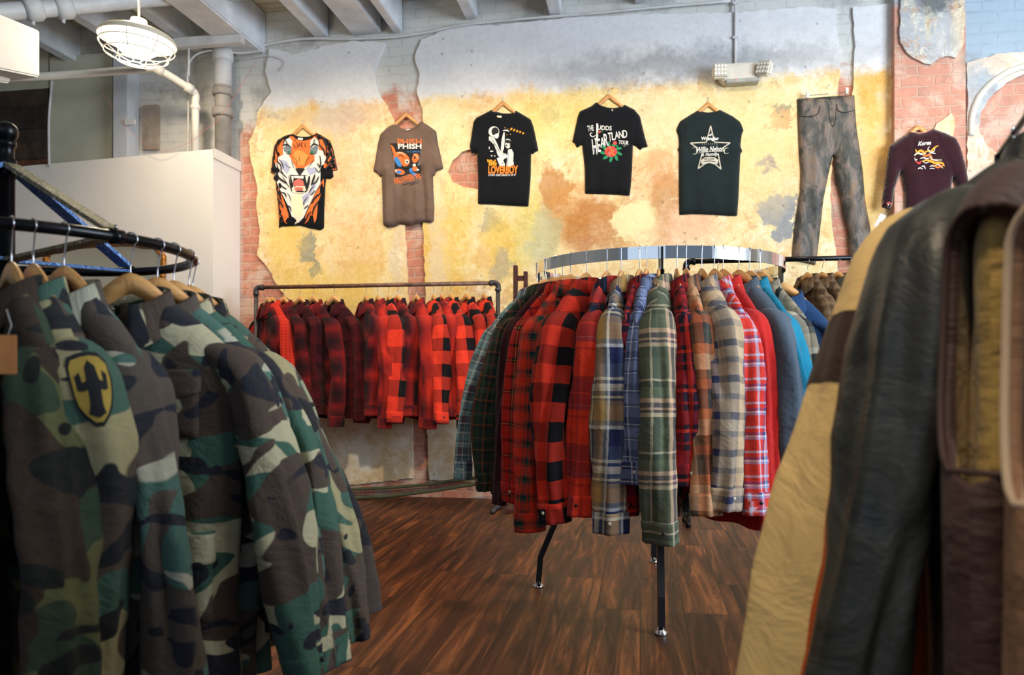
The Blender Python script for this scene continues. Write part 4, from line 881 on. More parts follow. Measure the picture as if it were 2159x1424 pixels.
# shield patch on the broad sleeve, following its surface
pr = [o for o in COL.objects if o.get('label') == cam_specs[2][3]][0]
slv = [c for c in pr.children if c.name.startswith('sleeve')][0]
VV, _ = sleeve_mesh(1, B_PATCH, L=.68, r0=.082, r1=.066, swing=.02, flat=.7, wr=1.1, seed=203, fwd=PF[0], twist=PF[1], bend=PF[2], u1=1-.07/.68*.9)
jj = int(np.argmin(abs(VV[:, :, 2].mean(1)+.352))); cen = VV[jj].mean(0); dv = np.array([.80, -.60, 0]); nn_ = VV.shape[1]
k0 = int(np.argmax((VV[jj]-cen)@dv)); arc = np.linalg.norm(VV[jj]-np.roll(VV[jj], 1, 0), axis=1).sum(); kd = 1 if (VV[jj, (k0+3) % nn_, 1] > VV[jj, k0, 1]) else -1
def badge(hw, hh, outline, mat, nm, off):
    V, T = region([(x*hw, z*hh) for x, z in outline], .006); bm = bmesh.new(); vs = []; vl = abs(VV[jj+4, 0, 2]-VV[jj-4, 0, 2])/8
    for x, z in V:
        kf = k0+kd*x/arc*nn_; jf = jj-z/vl; ki, ji = int(math.floor(kf)), int(math.floor(jf)); a, b = kf-ki, jf-ji
        p = (VV[ji, ki % nn_]*(1-a)+VV[ji, (ki+1) % nn_]*a)*(1-b)+(VV[ji+1, ki % nn_]*(1-a)+VV[ji+1, (ki+1) % nn_]*a)*b
        o_ = p-VV[ji].mean(0); o_[2] = 0; vs.append(bm.verts.new(p+o_/np.linalg.norm(o_)*off))
    for t_ in T: bm.faces.new([vs[q] for q in t_])
    return obj(nm, bm, mat, slv)
SH = chaikin([(-1, .95), (0, 1.02), (1, .95), (1, .1), (.72, -.55), (0, -1.1), (-.72, -.55), (-1, .1)], 1)
badge(.029, .042, SH, plain('black_embroidery', (22, 24, 30), .9), 'shield_patch', .003)
badge(.025, .0365, SH, plain('ochre_embroidery', (168, 140, 60), .9), 'shield_field', .0042)
IMP = [(-.25, .7), (0, .9), (.25, .7), (.3, .35), (.5, .3), (.55, .6), (.8, .5), (.75, .1), (.5, .05), (.3, .1), (.3, -.4), (.4, -.7), (0, -.85), (-.4, -.7), (-.3, -.4), (-.3, .1), (-.5, .05), (-.75, .1), (-.8, .5), (-.55, .6), (-.5, .3), (-.3, .35)]
badge(.025, .035, IMP, MC['black_embroidery'], 'shield_figure', .0054)
# orange price tag on the dark jacket at the far left
e = empty('price_tag', (0, 0, 0), 0, 'orange cardboard price tag hanging on the dark camouflage jacket at the left', 'tag')
q = P(16, 748, 1.16); box_obj('card', (q.x-.014, q.y-.0006, q.z-.03), (q.x+.014, q.y+.0006, q.z+.03), plain('orange_card', (226, 150, 84), 0.7), e, .0003)
tube_obj('string', [q+Vector((0, 0, .028)), q+Vector((.006, 0, .045)), q+Vector((-.003, .002, .07))], .0006, WHITEP, e, 6)

# ------------------------------------------------ jackets in the right foreground on a rail outside the frame
FR = [Vector((.735, 1.16, 1.385)), Vector((.72, 1.07, 1.385))]
def leather():
    m, nt, bs = nmat('black_leather'); uv = nd(nt, 'ShaderNodeUVMap').outputs[0]
    n = noise(nt, uv, 9, 5, 0.6, 1.2).outputs[0]; f = noise(nt, uv, 160, 3).outputs[0]
    nt.links.new(ramp(nt, n, [(0.35, lin((22, 24, 24))), (0.7, lin((58, 60, 54)))]), bs.inputs['Base Color'])
    nt.links.new(mth(nt, 'MULTIPLY_ADD', n, 0.35, 0.24), bs.inputs['Roughness']); bump(nt, bs, mth(nt, 'ADD', n, mth(nt, 'MULTIPLY', f, .12)), 0.5, 0.012); return m
LEA = leather(); CREAM = cloth('cream_puffer_nylon', (226, 192, 128), 0.05, 0.75, 0.05, 0.4, spec=.25); RUST = cloth('rust_orange_nylon', (190, 84, 36), 0.05, 0.7); BRN = cloth('brown_nylon', (74, 52, 48), 0.05, 0.55, 0.15, 0.7, spec=.35)
KHAKI = cloth('khaki_quilted_lining', (176, 146, 84), 0.2, 0.9, 0.15, 0.8); PALE = cloth('pale_sherpa', (206, 180, 150), 0.4, 0.95, 0.1, 0.9); TAN = cloth('tan_nylon', (150, 112, 84), 0.05, 0.6, 0.12, 0.6, spec=.3)
DKB = cloth('dark_brown_nylon', (62, 46, 38), 0.05, 0.6)
def fj(name, lb, cat, tip, Yt, ax, mat, zs, bd, sl, seed, **k):
    """place a jacket so that its outer shoulder shows at pixel `tip` at depth Yt"""
    ax = Vector((ax[0], ax[1], 0)).normalized(); q = P(tip[0], tip[1], Yt); bd = dict(bd); sw = bd.get('sw', .235); hook = q-ax*sw
    return garment(name, lb, cat, 'jackets hanging in the right foreground', (hook.x, hook.y, q.z-bd.get('ztip', -.285)), ax, mat, seed=seed, rr=.006, body=bd, slv=sl, hgroup='hangers in the right foreground', hang=k.pop('hang', True), **k)
pk = dict(L=.88, r0=.088, r1=.074, swing=.24, bend=.01, flat=.85, wr=.6, fwd=.0, twist=0.0)
e, B = fj('quilted_jacket', 'cream quilted jacket with a dark brown band on its sleeve', 'jacket', (1890, 500), 1.16, (-.95, -.30), CREAM, 0,
   dict(sw=.235, hw=.24, T=.055, L=.9, ztip=-.30, ztop=-.205), pk, 301, hdz=-.075, btn=BTD, cuffmat=CREAM, collar=False)
so = [c for c in e.children if c.name.startswith('sleeve')][0]
V, UV = sleeve_mesh(1, B, u0=.22, u1=.33, seed=302, **pk); cen = V.mean(1, keepdims=True); obj('sleeve_band', grid_mesh('sleeve_band', cen+(V-cen)*1.02, UV, True), DKB, so)
fj('lined_jacket', 'rust orange jacket between the cream one and the black leather one', 'jacket', (1888, 530), 1.07, (-.95, -.30), RUST, 0,
   dict(sw=.225, hw=.22, T=.03, L=.86, ztip=-.29, ztop=-.21), dict(L=.82, r0=.060, r1=.05, swing=.16, bend=.0, flat=.5, fwd=0, wr=.6), 311, hdz=-.075, btn=BTD, collar=False)
fj('leather_jacket', 'black leather jacket with broad creased sleeve in the right foreground', 'jacket', (1955, 455), .97, (-.93, -.36), LEA, 0,
   dict(sw=.245, hw=.23, T=.055, L=.8, ztip=-.245), dict(L=.74, r0=.070, r1=.058, swing=.13, bend=.0, flat=.8, wr=.9, fwd=0), 321, btn=BTD, hdz=1)
def vest(lb, tip, Yt, ax, outer, inner, seed, L=.66, tall=.34, pip=None):
    ax = Vector((ax[0], ax[1], 0)).normalized(); q = P(tip[0], tip[1], Yt); sw = .205; h = q-ax*sw; rz = math.atan2(ax.y, ax.x)
    e = empty('quilted_vest', (h.x, h.y, q.z+.255), rz, lb, 'vest', 'jackets hanging in the right foreground')
    B = Body(sw=sw, hw=.225, T=.058, L=L, seed=seed, fold=.010, box=4, ztip=-.255, ztop=-.185, nk=.08)
    me = B.mesh(nu=61, nv=70, arm=(.30, tall)); o = obj('body', me, [outer, inner], e)
    m = o.modifiers.new('lining', 'SOLIDIFY'); m.thickness = .014; m.offset = -1; m.material_offset = 1; m.material_offset_rim = 0
    # bound edge of each armhole
    for sx in (1, -1):
        v = np.linspace(.006, tall, 40); uu = sx*(1-.30*np.sin(math.pi*np.clip((v-.004)/tall, 0, 1))**.55)
        f = B.pos(uu, v, -1); bk = B.pos(uu, v, 1)[::-1]; tube_obj('armhole_binding', list(f)+list(bk), .004, pip or outer, e, 8)
    B2 = Body(sw=sw*.80, hw=.17, T=.034, L=L*.9, seed=seed+5, fold=.016, ztip=-.27, nk=.075, ztop=-.20); obj('inner_lining', B2.mesh(), inner, e)
    obj('placket', B.patch(-.02, .02, B.ztop-B.L+.01, B.ztop-B.dipf-.01, .005, 14), outer, e)
    hanger((rail_x(h.y), h.y, 1.41), rz, 'hanger with tip in the armhole of the '+lb.split(' vest')[0]+' vest', 'hangers in the right foreground', .006)
    return e, B
vest('dark brown nylon vest with khaki quilted lining in the right foreground', (2062, 430), .80, (-.76, -.65), BRN, KHAKI, 331, L=.78, tall=.40, pip=BRN)
vest('tan vest with pale fleece lining at the right edge of the photo', (2210, 415), .68, (-.80, -.60), TAN, PALE, 341, L=.74, tall=.42, pip=PALE)

fr = empty('clothes_rail', (rail_x(1.36), 1.36, 0), 0, 'thin dark metal rail above the leather jacket at the right edge', 'clothes rack')
def fl_(y, z): return Vector((rail_x(y)-rail_x(1.36), y-1.36, z))
tube_obj('rail', [fl_(1.36, 1.404), fl_(.45, 1.404)], .0058, STEEL, fr, 12)
for y_ in (1.36, .45):
    tube_obj('upright', [fl_(y_, 1.404), fl_(y_, .02)], .008, STEEL, fr, 12); tube_obj('foot', [fl_(y_, .012)+Vector((-.22, .09, 0)), fl_(y_, .012)+Vector((.22, -.09, 0))], .011, STEEL, fr, 12)

# ------------------------------------------------ clothes hung flat on the wall, shaped from their real outlines
class WallCloth:
    def __init__(s, name, label, cat, zoom, outline, mat, T=.028, fold=.006, h=.014, seed=0, seams=(), off=.026, group=None, creases=()):
        s.ox, s.oy, s.sc = zoom; s.off, s.T, s.fold = off, T, fold; pts = [s.w(x, y) for x, y in outline]; pts = densify(corners(pts), .012)
        s.poly = np.array(pts); c = s.poly.mean(0); s.c = (c[0], c[1]); r = np.random.RandomState(seed)
        s.k = r.uniform(3, 9, 4); s.ph = r.uniform(0, 6.28, 4); s.q = r.uniform(-.8, .8, 4); s.zt = s.poly[:, 1].max(); s.zb = s.poly[:, 1].min()
        s.seams = [[s.w(*p) for p in sm] for sm in seams]; s.creases = [([s.w(*p) for p in sm], w_, dp) for sm, w_, dp in creases]
        s.root = empty(name, WP(c[0], c[1], 0), PHI, label, cat, group)
        V, Tt = region(s.poly, h); y = s.front(V); n = len(V); d = polydist(V, s.poly); bd = d < 1e-5
        vs = [(a-c[0], yy, b-c[1]) for (a, b), yy in zip(V, y)]; bi = {}; 
        for i in range(n):
            if not bd[i]: bi[i] = len(vs); vs.append((V[i][0]-c[0], -s.off+.002, V[i][1]-c[1]))
            else: bi[i] = i
        fs = [tuple(t[::-1]) for t in Tt]+[tuple(bi[i] for i in t) for t in Tt]
        me = bpy.data.meshes.new('body'); me.from_pydata(vs, [], [list(map(int, f)) for f in fs]); l = me.uv_layers.new(name='UVMap')
        arr = np.array(vs); li = np.array([i for f in fs for i in f]); l.data.foreach_set('uv', arr[li][:, [0, 2]].astype(np.float32).ravel()); me.update()
        bm = bmesh.new(); bm.from_mesh(me); bmesh.ops.recalc_face_normals(bm, faces=bm.faces); bm.to_mesh(me); bm.free()
        s.body = obj('body', me, mat, s.root)
    def w(s, x, y): return SZ(s.ox+x/s.sc, s.oy+y/s.sc, .03)
    def front(s, V):
        V = np.asarray(V, float); d = polydist(V, s.poly); t = s.T*(1-np.exp(-d/.016)); f = 0; dn = np.clip((s.zt-V[:, 1])/(s.zt-s.zb), 0, 1)
        for k, p, q in zip(s.k, s.ph, s.q): f = f+np.sin(2*math.pi*(V[:, 0]*k+V[:, 1]*q)+p)
        t = t+s.fold*f/2.2*sstep((dn-.15)/.6)*(1-np.exp(-d/.03))
        for sm in s.seams: t = t-.006*np.exp(-(polydist(V, sm, False)/.008)**2)
        for sm, w_, dp in s.creases: t = t+dp*np.exp(-(polydist(V, sm, False)/w_)**2)*(1-np.exp(-d/.03))
        return -(s.off+t)
    def put(s, name, Vz, faces, mat, lay=1, parent=None):
        V = np.array([s.w(x, y) for x, y in Vz]); out = np.where(~inpoly(V, s.poly))[0]
        for i in out:
            q = np.roll(s.poly, -1, 0)-s.poly; t = np.clip(((V[i]-s.poly)*q).sum(1)/np.maximum((q*q).sum(1), 1e-12), 0, 1); pp = s.poly+t[:, None]*q; V[i] = pp[np.argmin(np.linalg.norm(pp-V[i], axis=1))]
        y = s.front(V)-.0011*lay
        me = bpy.data.meshes.new(name); me.from_pydata([(a-s.c[0], yy, b-s.c[1]) for (a, b), yy in zip(V, y)], [], [list(map(int, f)) for f in faces]); me.update()
        return me
    def polys(s, name, items, parent=None, h=40):
        """items: (outline, material, layer)"""
        mats = []; bm = bmesh.new()
        for it in items:
            if it[0] == 'T': Vz, Fz = text_tris(*it[3:]); 
            else: 
                Vz, Fz = region(it[0], h); 
            mt = it[1]; 
            if mt not in mats: mats.append(mt)
            me = s.put(name, Vz, Fz, mt, it[2]); n0 = len(bm.faces); bm.from_mesh(me); bm.faces.ensure_lookup_table()
            for f in bm.faces[n0:]: f.material_index = mats.index(mt)
            bpy.data.meshes.remove(me)
        return obj(name, bm, mats, parent or s.root, smooth=True)
def text_tris(txt, x, y, hgt, wid=None, rot=0.0, shear=0.0, bold=0.0, arc=0.0, persp=0.0):
    """flat text in zoomed-photo pixels: (x, y) = left end of the baseline, hgt = cap height, wid = full width"""
    cu = bpy.data.curves.new('t', 'FONT'); cu.body = txt; cu.shear = shear; cu.offset = bold; cu.resolution_u = 3; o = bpy.data.objects.new('t', cu); COL.objects.link(o)
    dg = bpy.context.evaluated_depsgraph_get(); me = bpy.data.meshes.new_from_object(o.evaluated_get(dg)); V = np.array([v.co[:2] for v in me.vertices]); me.calc_loop_triangles()
    Fc = [tuple(t.vertices) for t in me.loop_triangles]; bpy.data.objects.remove(o); bpy.data.curves.remove(cu); bpy.data.meshes.remove(me)
    lo, hi = V.min(0), V.max(0); k = hgt/.70; kx = (wid/(hi[0]-lo[0])) if wid else k; X = (V[:, 0]-lo[0])*kx; Yv = V[:, 1]*k
    if persp: Yv = Yv*(1+persp*X/max(X.max(), 1))
    if arc: Yv = Yv+arc*(1-((X/X.max())*2-1)**2)
    c, s_ = math.cos(rot), math.sin(rot); return [(x+a*c-b*s_*-1*-1, y-(a*s_+b*c)) for a, b in zip(X, Yv)], Fc
def ell(cx, cy, rx, ry, n=14, rot=0): return [(cx+rx*math.cos(a)*math.cos(rot)-ry*math.sin(a)*math.sin(rot), cy+rx*math.cos(a)*math.sin(rot)+ry*math.sin(a)*math.cos(rot)) for a in np.linspace(0, 2*math.pi, n, endpoint=False)]
def stroke(pts, w):
    pts = [np.array(p, float) for p in smooth_path([(x, y, 0) for x, y in pts], 4)]; pts = [p[:2] for p in pts]; n = len(pts); L_, R_ = [], []
    for i, p in enumerate(pts):
        t = pts[min(i+1, n-1)]-pts[max(i-1, 0)]; t = t/max(np.linalg.norm(t), 1e-6); nn = np.array([-t[1], t[0]]); ww = w*math.sin(math.pi*(i+.7)/(n+.4))**.7/2
        L_.append(tuple(p+nn*ww)); R_.append(tuple(p-nn*ww))
    return L_+R_[::-1]
def ink(n, c): return plain(n, c, 0.8, 0, 0.03)
INK_W, INK_O, INK_K, INK_B = ink('white_ink', (226, 224, 218)), ink('orange_ink', (228, 112, 48)), ink('black_ink', (20, 20, 22)), ink('blue_ink', (52, 128, 200))
INK_Y, INK_G, INK_R, INK_P = ink('amber_ink', (232, 156, 36)), ink('green_ink', (30, 136, 88)), ink('rose_ink', (216, 62, 54)), ink('pink_ink', (200, 104, 96))
INK_L, INK_GB, INK_C = ink('lilac_ink', (170, 176, 206)), ink('grey_blue_ink', (112, 124, 134)), ink('cream_ink', (236, 220, 186)); INK_S = ink('silver_ink', (196, 190, 174))
TK = cloth('black_cotton_jersey', (20, 22, 26), 0.08, wr=.25); TG = cloth('charcoal_green_jersey', (30, 40, 42), 0.08, wr=.25); TB = cloth('brown_grey_jersey', (112, 92, 82), 0.08, wr=.25)
WG = 'clothes hung in a row high on the wall'
def wall_hanger(px, py, lb): s_, z = SZ(px, py, .03); return hanger(WP(s_, z+.03, .031), PHI, lb, 'hangers on the wall', .004, bar=HBW)
# tiger shirt
Z1 = (550, 220, 5.085)
t = WallCloth('tiger_t_shirt', 'short-sleeved shirt printed with a roaring orange tiger face', 'shirt', Z1,
  [(345, 310), (250, 338), (168, 388), (140, 480), (118, 620), (100, 735), (150, 750), (128, 795), (155, 830), (160, 880), (178, 1050), (188, 1200), (192, 1332), (212, 1312), (330, 1305), (420, 1300), (520, 1330), (640, 1350), (676, 1325), (678, 1150), (685, 1000), (690, 850), (700, 795), (740, 802), (778, 778), (768, 712), (820, 706), (800, 600), (775, 480), (740, 390), (650, 330), (585, 300), (575, 330), (510, 350), (430, 350), (370, 335)],
  TK, seed=1, seams=([(168, 400), (185, 560), (155, 830)], [(735, 400), (700, 560), (695, 800)]), group=WG)
it = [([(160, 840), (200, 900), (240, 980), (270, 1060), (310, 1180), (312, 1225), (296, 1222), (290, 1285), (268, 1275), (255, 1240), (240, 1270), (200, 1250), (195, 1150), (180, 1000), (165, 900)], INK_O, 1),
 ([(682, 800), (680, 880), (650, 990), (625, 1060), (620, 1160), (610, 1240), (590, 1280), (574, 1200), (545, 1200), (520, 1260), (478, 1285), (490, 1200), (530, 1120), (560, 1050), (600, 960), (640, 900), (655, 850)], INK_O, 1),
 ([(338, 316), (250, 345), (175, 392), (150, 480), (130, 600), (108, 730), (150, 742), (200, 640), (250, 560), (350, 540), (550, 540), (640, 560), (690, 690), (770, 706), (812, 700), (795, 600), (765, 480), (730, 395), (650, 336), (590, 308), (560, 375), (470, 398), (380, 374)], INK_O, 1),
 ([(262, 400), (320, 366), (352, 400), (345, 470), (335, 560), (360, 640), (400, 700), (470, 700), (540, 640), (560, 560), (545, 480), (545, 400), (590, 362), (632, 400), (636, 500), (690, 510), (712, 590), (690, 650), (655, 690), (650, 860), (600, 950), (560, 1040), (520, 1120), (470, 1220), (420, 1270), (372, 1292), (345, 1200), (300, 1080), (240, 960), (190, 860), (160, 760), (168, 640), (200, 580), (255, 550), (252, 470)], INK_W, 2),
 ([(352, 420), (400, 390), (470, 405), (538, 392), (540, 460), (548, 530), (592, 560), (590, 620), (540, 650), (480, 690), (430, 700), (390, 690), (345, 600), (318, 560), (350, 520)], INK_O, 3),
 ([(370, 520), (420, 500), (470, 520), (520, 560), (490, 660), (420, 668), (370, 600)], ink('light_orange_ink', (240, 148, 70)), 4),
 ([(345, 990), (440, 968), (470, 1050), (460, 1180), (420, 1260), (374, 1286), (350, 1150)], INK_C, 3), ([(450, 1000), (545, 940), (525, 1040), (462, 1100)], INK_L, 3), ([(230, 600), (300, 620), (330, 700), (300, 760), (240, 700)], INK_L, 3), ([(500, 700), (600, 680), (620, 740), (540, 770)], INK_L, 3), ([(560, 860), (610, 830), (600, 900), (540, 980)], INK_L, 3),
 ([(255, 475), (320, 450), (348, 490), (330, 545), (270, 520)], INK_GB, 4), ([(545, 490), (605, 450), (634, 470), (612, 540), (550, 540)], INK_GB, 4),
 (ell(320, 522, 22, 11), INK_G, 5), (ell(563, 524, 22, 11), INK_G, 5), (ell(320, 522, 6, 8), INK_K, 6), (ell(563, 524, 6, 8), INK_K, 6),
 ([(330, 765), (385, 768), (430, 690), (385, 700), (430, 690), (490, 700), (440, 766), (500, 768), (540, 780), (528, 900), (500, 950), (350, 952), (335, 880)][:2]+[(500, 768), (540, 780), (528, 900), (500, 950), (350, 952), (335, 880)], INK_K, 4),
 ([(385, 702), (430, 690), (490, 702), (440, 768), (424, 768)], INK_K, 5), ([(368, 835), (420, 806), (470, 830), (482, 884), (420, 892), (366, 888)], INK_P, 5),
 ([(350, 905), (400, 888), (488, 888), (502, 930), (470, 962), (400, 968), (355, 955)], INK_C, 5), ([(376, 905), (420, 896), (470, 905), (462, 935), (390, 938)], INK_P, 6),
 ([(343, 778), (374, 782), (360, 858)], INK_W, 6), ([(492, 776), (532, 776), (510, 858)], INK_W, 6), ([(374, 778), (478, 778), (472, 808), (378, 802)], INK_W, 6),
 ([(362, 928), (382, 928), (370, 880)], INK_W, 7), ([(482, 925), (498, 925), (490, 878)], INK_W, 7)]
for pts, w_ in [([(345, 335), (250, 370), (205, 450)], 20), ([(330, 330), (300, 350), (270, 400), (255, 460)], 12), ([(200, 385), (180, 480), (200, 560)], 22), ([(165, 430), (150, 520), (165, 600)], 22), ([(135, 560), (150, 640), (170, 690)], 22), ([(112, 700), (140, 690), (170, 710)], 12),
 ([(610, 320), (680, 380), (720, 470)], 20), ([(590, 330), (630, 380), (650, 440)], 12), ([(700, 400), (720, 470), (715, 560)], 20), ([(760, 480), (745, 560), (700, 640)], 24), ([(790, 540), (775, 600), (725, 660)], 20), ([(810, 640), (760, 660), (700, 720)], 18), ([(640, 440), (690, 500), (700, 560)], 16),
 ([(200, 560), (195, 620), (230, 660), (240, 720)], 14), ([(650, 560), (660, 640), (640, 700)], 14), ([(190, 740), (215, 800), (270, 840), (290, 860)], 20), ([(230, 700), (260, 760), (300, 800)], 12), ([(600, 760), (580, 820), (560, 880)], 20), ([(640, 780), (610, 840), (570, 870)], 14), ([(215, 860), (260, 900), (300, 920)], 14),
 ([(240, 950), (280, 970), (290, 1010)], 14), ([(600, 930), (570, 970), (550, 985)], 12), ([(280, 1090), (330, 1110), (345, 1160)], 14), ([(535, 1090), (500, 1110), (480, 1130)], 12), ([(165, 900), (210, 960), (240, 1040)], 22), ([(185, 1010), (235, 1070), (260, 1120)], 20), ([(200, 1180), (240, 1200), (262, 1260)], 16), ([(660, 960), (600, 1010), (560, 1080)], 18), ([(640, 1040), (590, 1120), (570, 1200)], 16), ([(560, 1160), (520, 1200), (500, 1260)], 14),
 ([(395, 420), (420, 450), (400, 480)], 8), ([(470, 415), (450, 450), (470, 480)], 8), ([(430, 410), (435, 440), (430, 470)], 6), ([(500, 420), (490, 450), (505, 480)], 7), ([(365, 440), (385, 460), (380, 490)], 7), ([(250, 460), (300, 440), (345, 480)], 14), ([(545, 480), (590, 436), (640, 460)], 14), ([(290, 535), (320, 545), (350, 535)], 8), ([(540, 538), (570, 546), (610, 536)], 8),
 ([(215, 600), (250, 650), (262, 700)], 10), ([(190, 650), (205, 700), (250, 760)], 12), ([(620, 640), (650, 680), (690, 660)], 12), ([(600, 690), (640, 740), (660, 700)], 10), ([(250, 780), (300, 860), (320, 900)], 9), ([(590, 880), (550, 930), (540, 960)], 9), ([(300, 960), (330, 1000), (340, 1050)], 8), ([(520, 1000), (480, 1050), (470, 1090)], 8), ([(365, 575), (400, 610), (410, 660)], 5), ([(545, 575), (510, 610), (490, 660)], 5), ([(430, 560), (432, 600), (430, 640)], 4), ([(280, 390), (300, 430), (290, 470)], 10), ([(600, 380), (585, 420), (600, 450)], 10), ([(345, 600), (360, 660), (380, 700)], 6), ([(590, 600), (550, 660), (510, 700)], 5), ([(270, 640), (310, 680), (350, 690)], 5), ([(320, 770), (330, 850), (345, 940)], 10), ([(545, 780), (535, 860), (505, 950)], 10)]:
    it.append((stroke(pts, w_), INK_K, 8))
t.polys('tiger_print', it)
t.polys('neckband', [([(345, 312), (370, 336), (430, 352), (510, 352), (575, 332), (588, 302), (585, 345), (530, 385), (470, 398), (400, 384), (355, 345)], TK, 9)])
t.polys('neck_label', [([(412, 368), (468, 372), (466, 396), (414, 392)], INK_W, 10)])
wall_hanger(638, 262, 'pale wooden hanger holding the tiger face shirt')
# brown tee
Z2 = (770, 220, 5.085)
t = WallCloth('t_shirt', 'brown grey t-shirt with an orange and blue fish print', 'shirt', Z2,
  [(330, 205), (250, 235), (160, 320), (135, 420), (110, 580), (85, 718), (118, 735), (150, 765), (168, 790), (175, 770), (180, 900), (185, 1100), (190, 1290), (240, 1325), (330, 1310), (370, 1285), (480, 1300), (570, 1280), (620, 1262), (700, 1275), (735, 1250), (740, 1100), (728, 900), (725, 770), (745, 765), (760, 720), (838, 690), (815, 580), (780, 430), (760, 290), (690, 235), (600, 180), (575, 200), (520, 250), (450, 275), (380, 255), (340, 215)],
  TB, T=.034, fold=.010, seed=2, seams=([(165, 330), (175, 560), (172, 780)], [(752, 300), (722, 520), (724, 780)]), group=WG, creases=[([(600, 700), (640, 1000), (640, 1210)], .022, -.022), ([(350, 900), (352, 1240)], .02, .014), ([(560, 900), (570, 1240)], .02, .012), ([(250, 700), (230, 1280)], .02, .012)])
t.polys('neckband', [([(330, 205), (345, 215), (380, 252), (450, 275), (520, 250), (575, 200), (598, 182), (606, 196), (590, 225), (530, 285), (450, 312), (375, 290), (325, 235), (318, 212)], TB, 2)])
t.polys('fish_print', [([(282, 430), (616, 430), (600, 780), (335, 790)], INK_K, 1),
 ('T', INK_O, 2, 'PHISH', 360, 452, 68, 258, 0, 0, .02), ('T', INK_W, 3, 'PHISH', 366, 488, 52, 250, 0, 0, .03), ('T', INK_B, 2, 'IS COMING', 462, 528, 16, 146, 0, 0, .01),
 (ell(405, 600, 95, 70, 18, .6), INK_O, 3), ([(290, 445), (320, 470), (345, 530), (325, 560), (300, 500)], INK_O, 3), (ell(365, 630, 26, 62, 14, -.5), INK_B, 4), (ell(462, 628, 22, 24), INK_W, 5), (ell(464, 630, 10, 12), INK_K, 6), (stroke([(400, 660), (440, 695), (490, 690)], 12), INK_K, 5), (stroke([(350, 540), (400, 530), (450, 560)], 8), INK_C, 5), (stroke([(360, 575), (400, 560), (430, 590)], 8), INK_K, 5),
 (ell(385, 735, 55, 30, 14, .2), INK_O, 3), (ell(375, 740, 26, 18), INK_B, 4), (ell(345, 722, 10, 12), INK_W, 5), (ell(553, 590, 36, 52, 14, .3), INK_O, 3), (ell(545, 585, 10, 14), INK_K, 4), (stroke([(530, 545), (560, 560), (585, 600)], 7), INK_C, 4), (ell(540, 665, 18, 16), INK_W, 4), (ell(545, 705, 30, 26), INK_O, 4), (ell(505, 720, 20, 24), INK_B, 5), (ell(575, 712, 14, 8), INK_W, 5), (ell(590, 650, 9, 22, 10, .4), INK_GB, 4), ([(480, 730), (500, 690), (512, 735), (560, 750), (552, 790)], INK_B, 3),
 ('T', INK_O, 2, 'HALLOWEEN', 330, 862, 62, 215, .19, 0, .02), ('T', INK_O, 3, "'95", 545, 812, 52, 62, .12, 0, .02), (stroke([(402, 876), (460, 864), (520, 852), (590, 836)], 7), INK_K, 2), (stroke([(480, 880), (530, 868), (588, 856)], 6), INK_K, 2)])
t.polys('neck_label', [([(438, 268), (490, 268), (486, 284), (440, 284)], INK_W, 4)])
wall_hanger(856, 237, 'wooden hanger holding the brown fish print t-shirt')
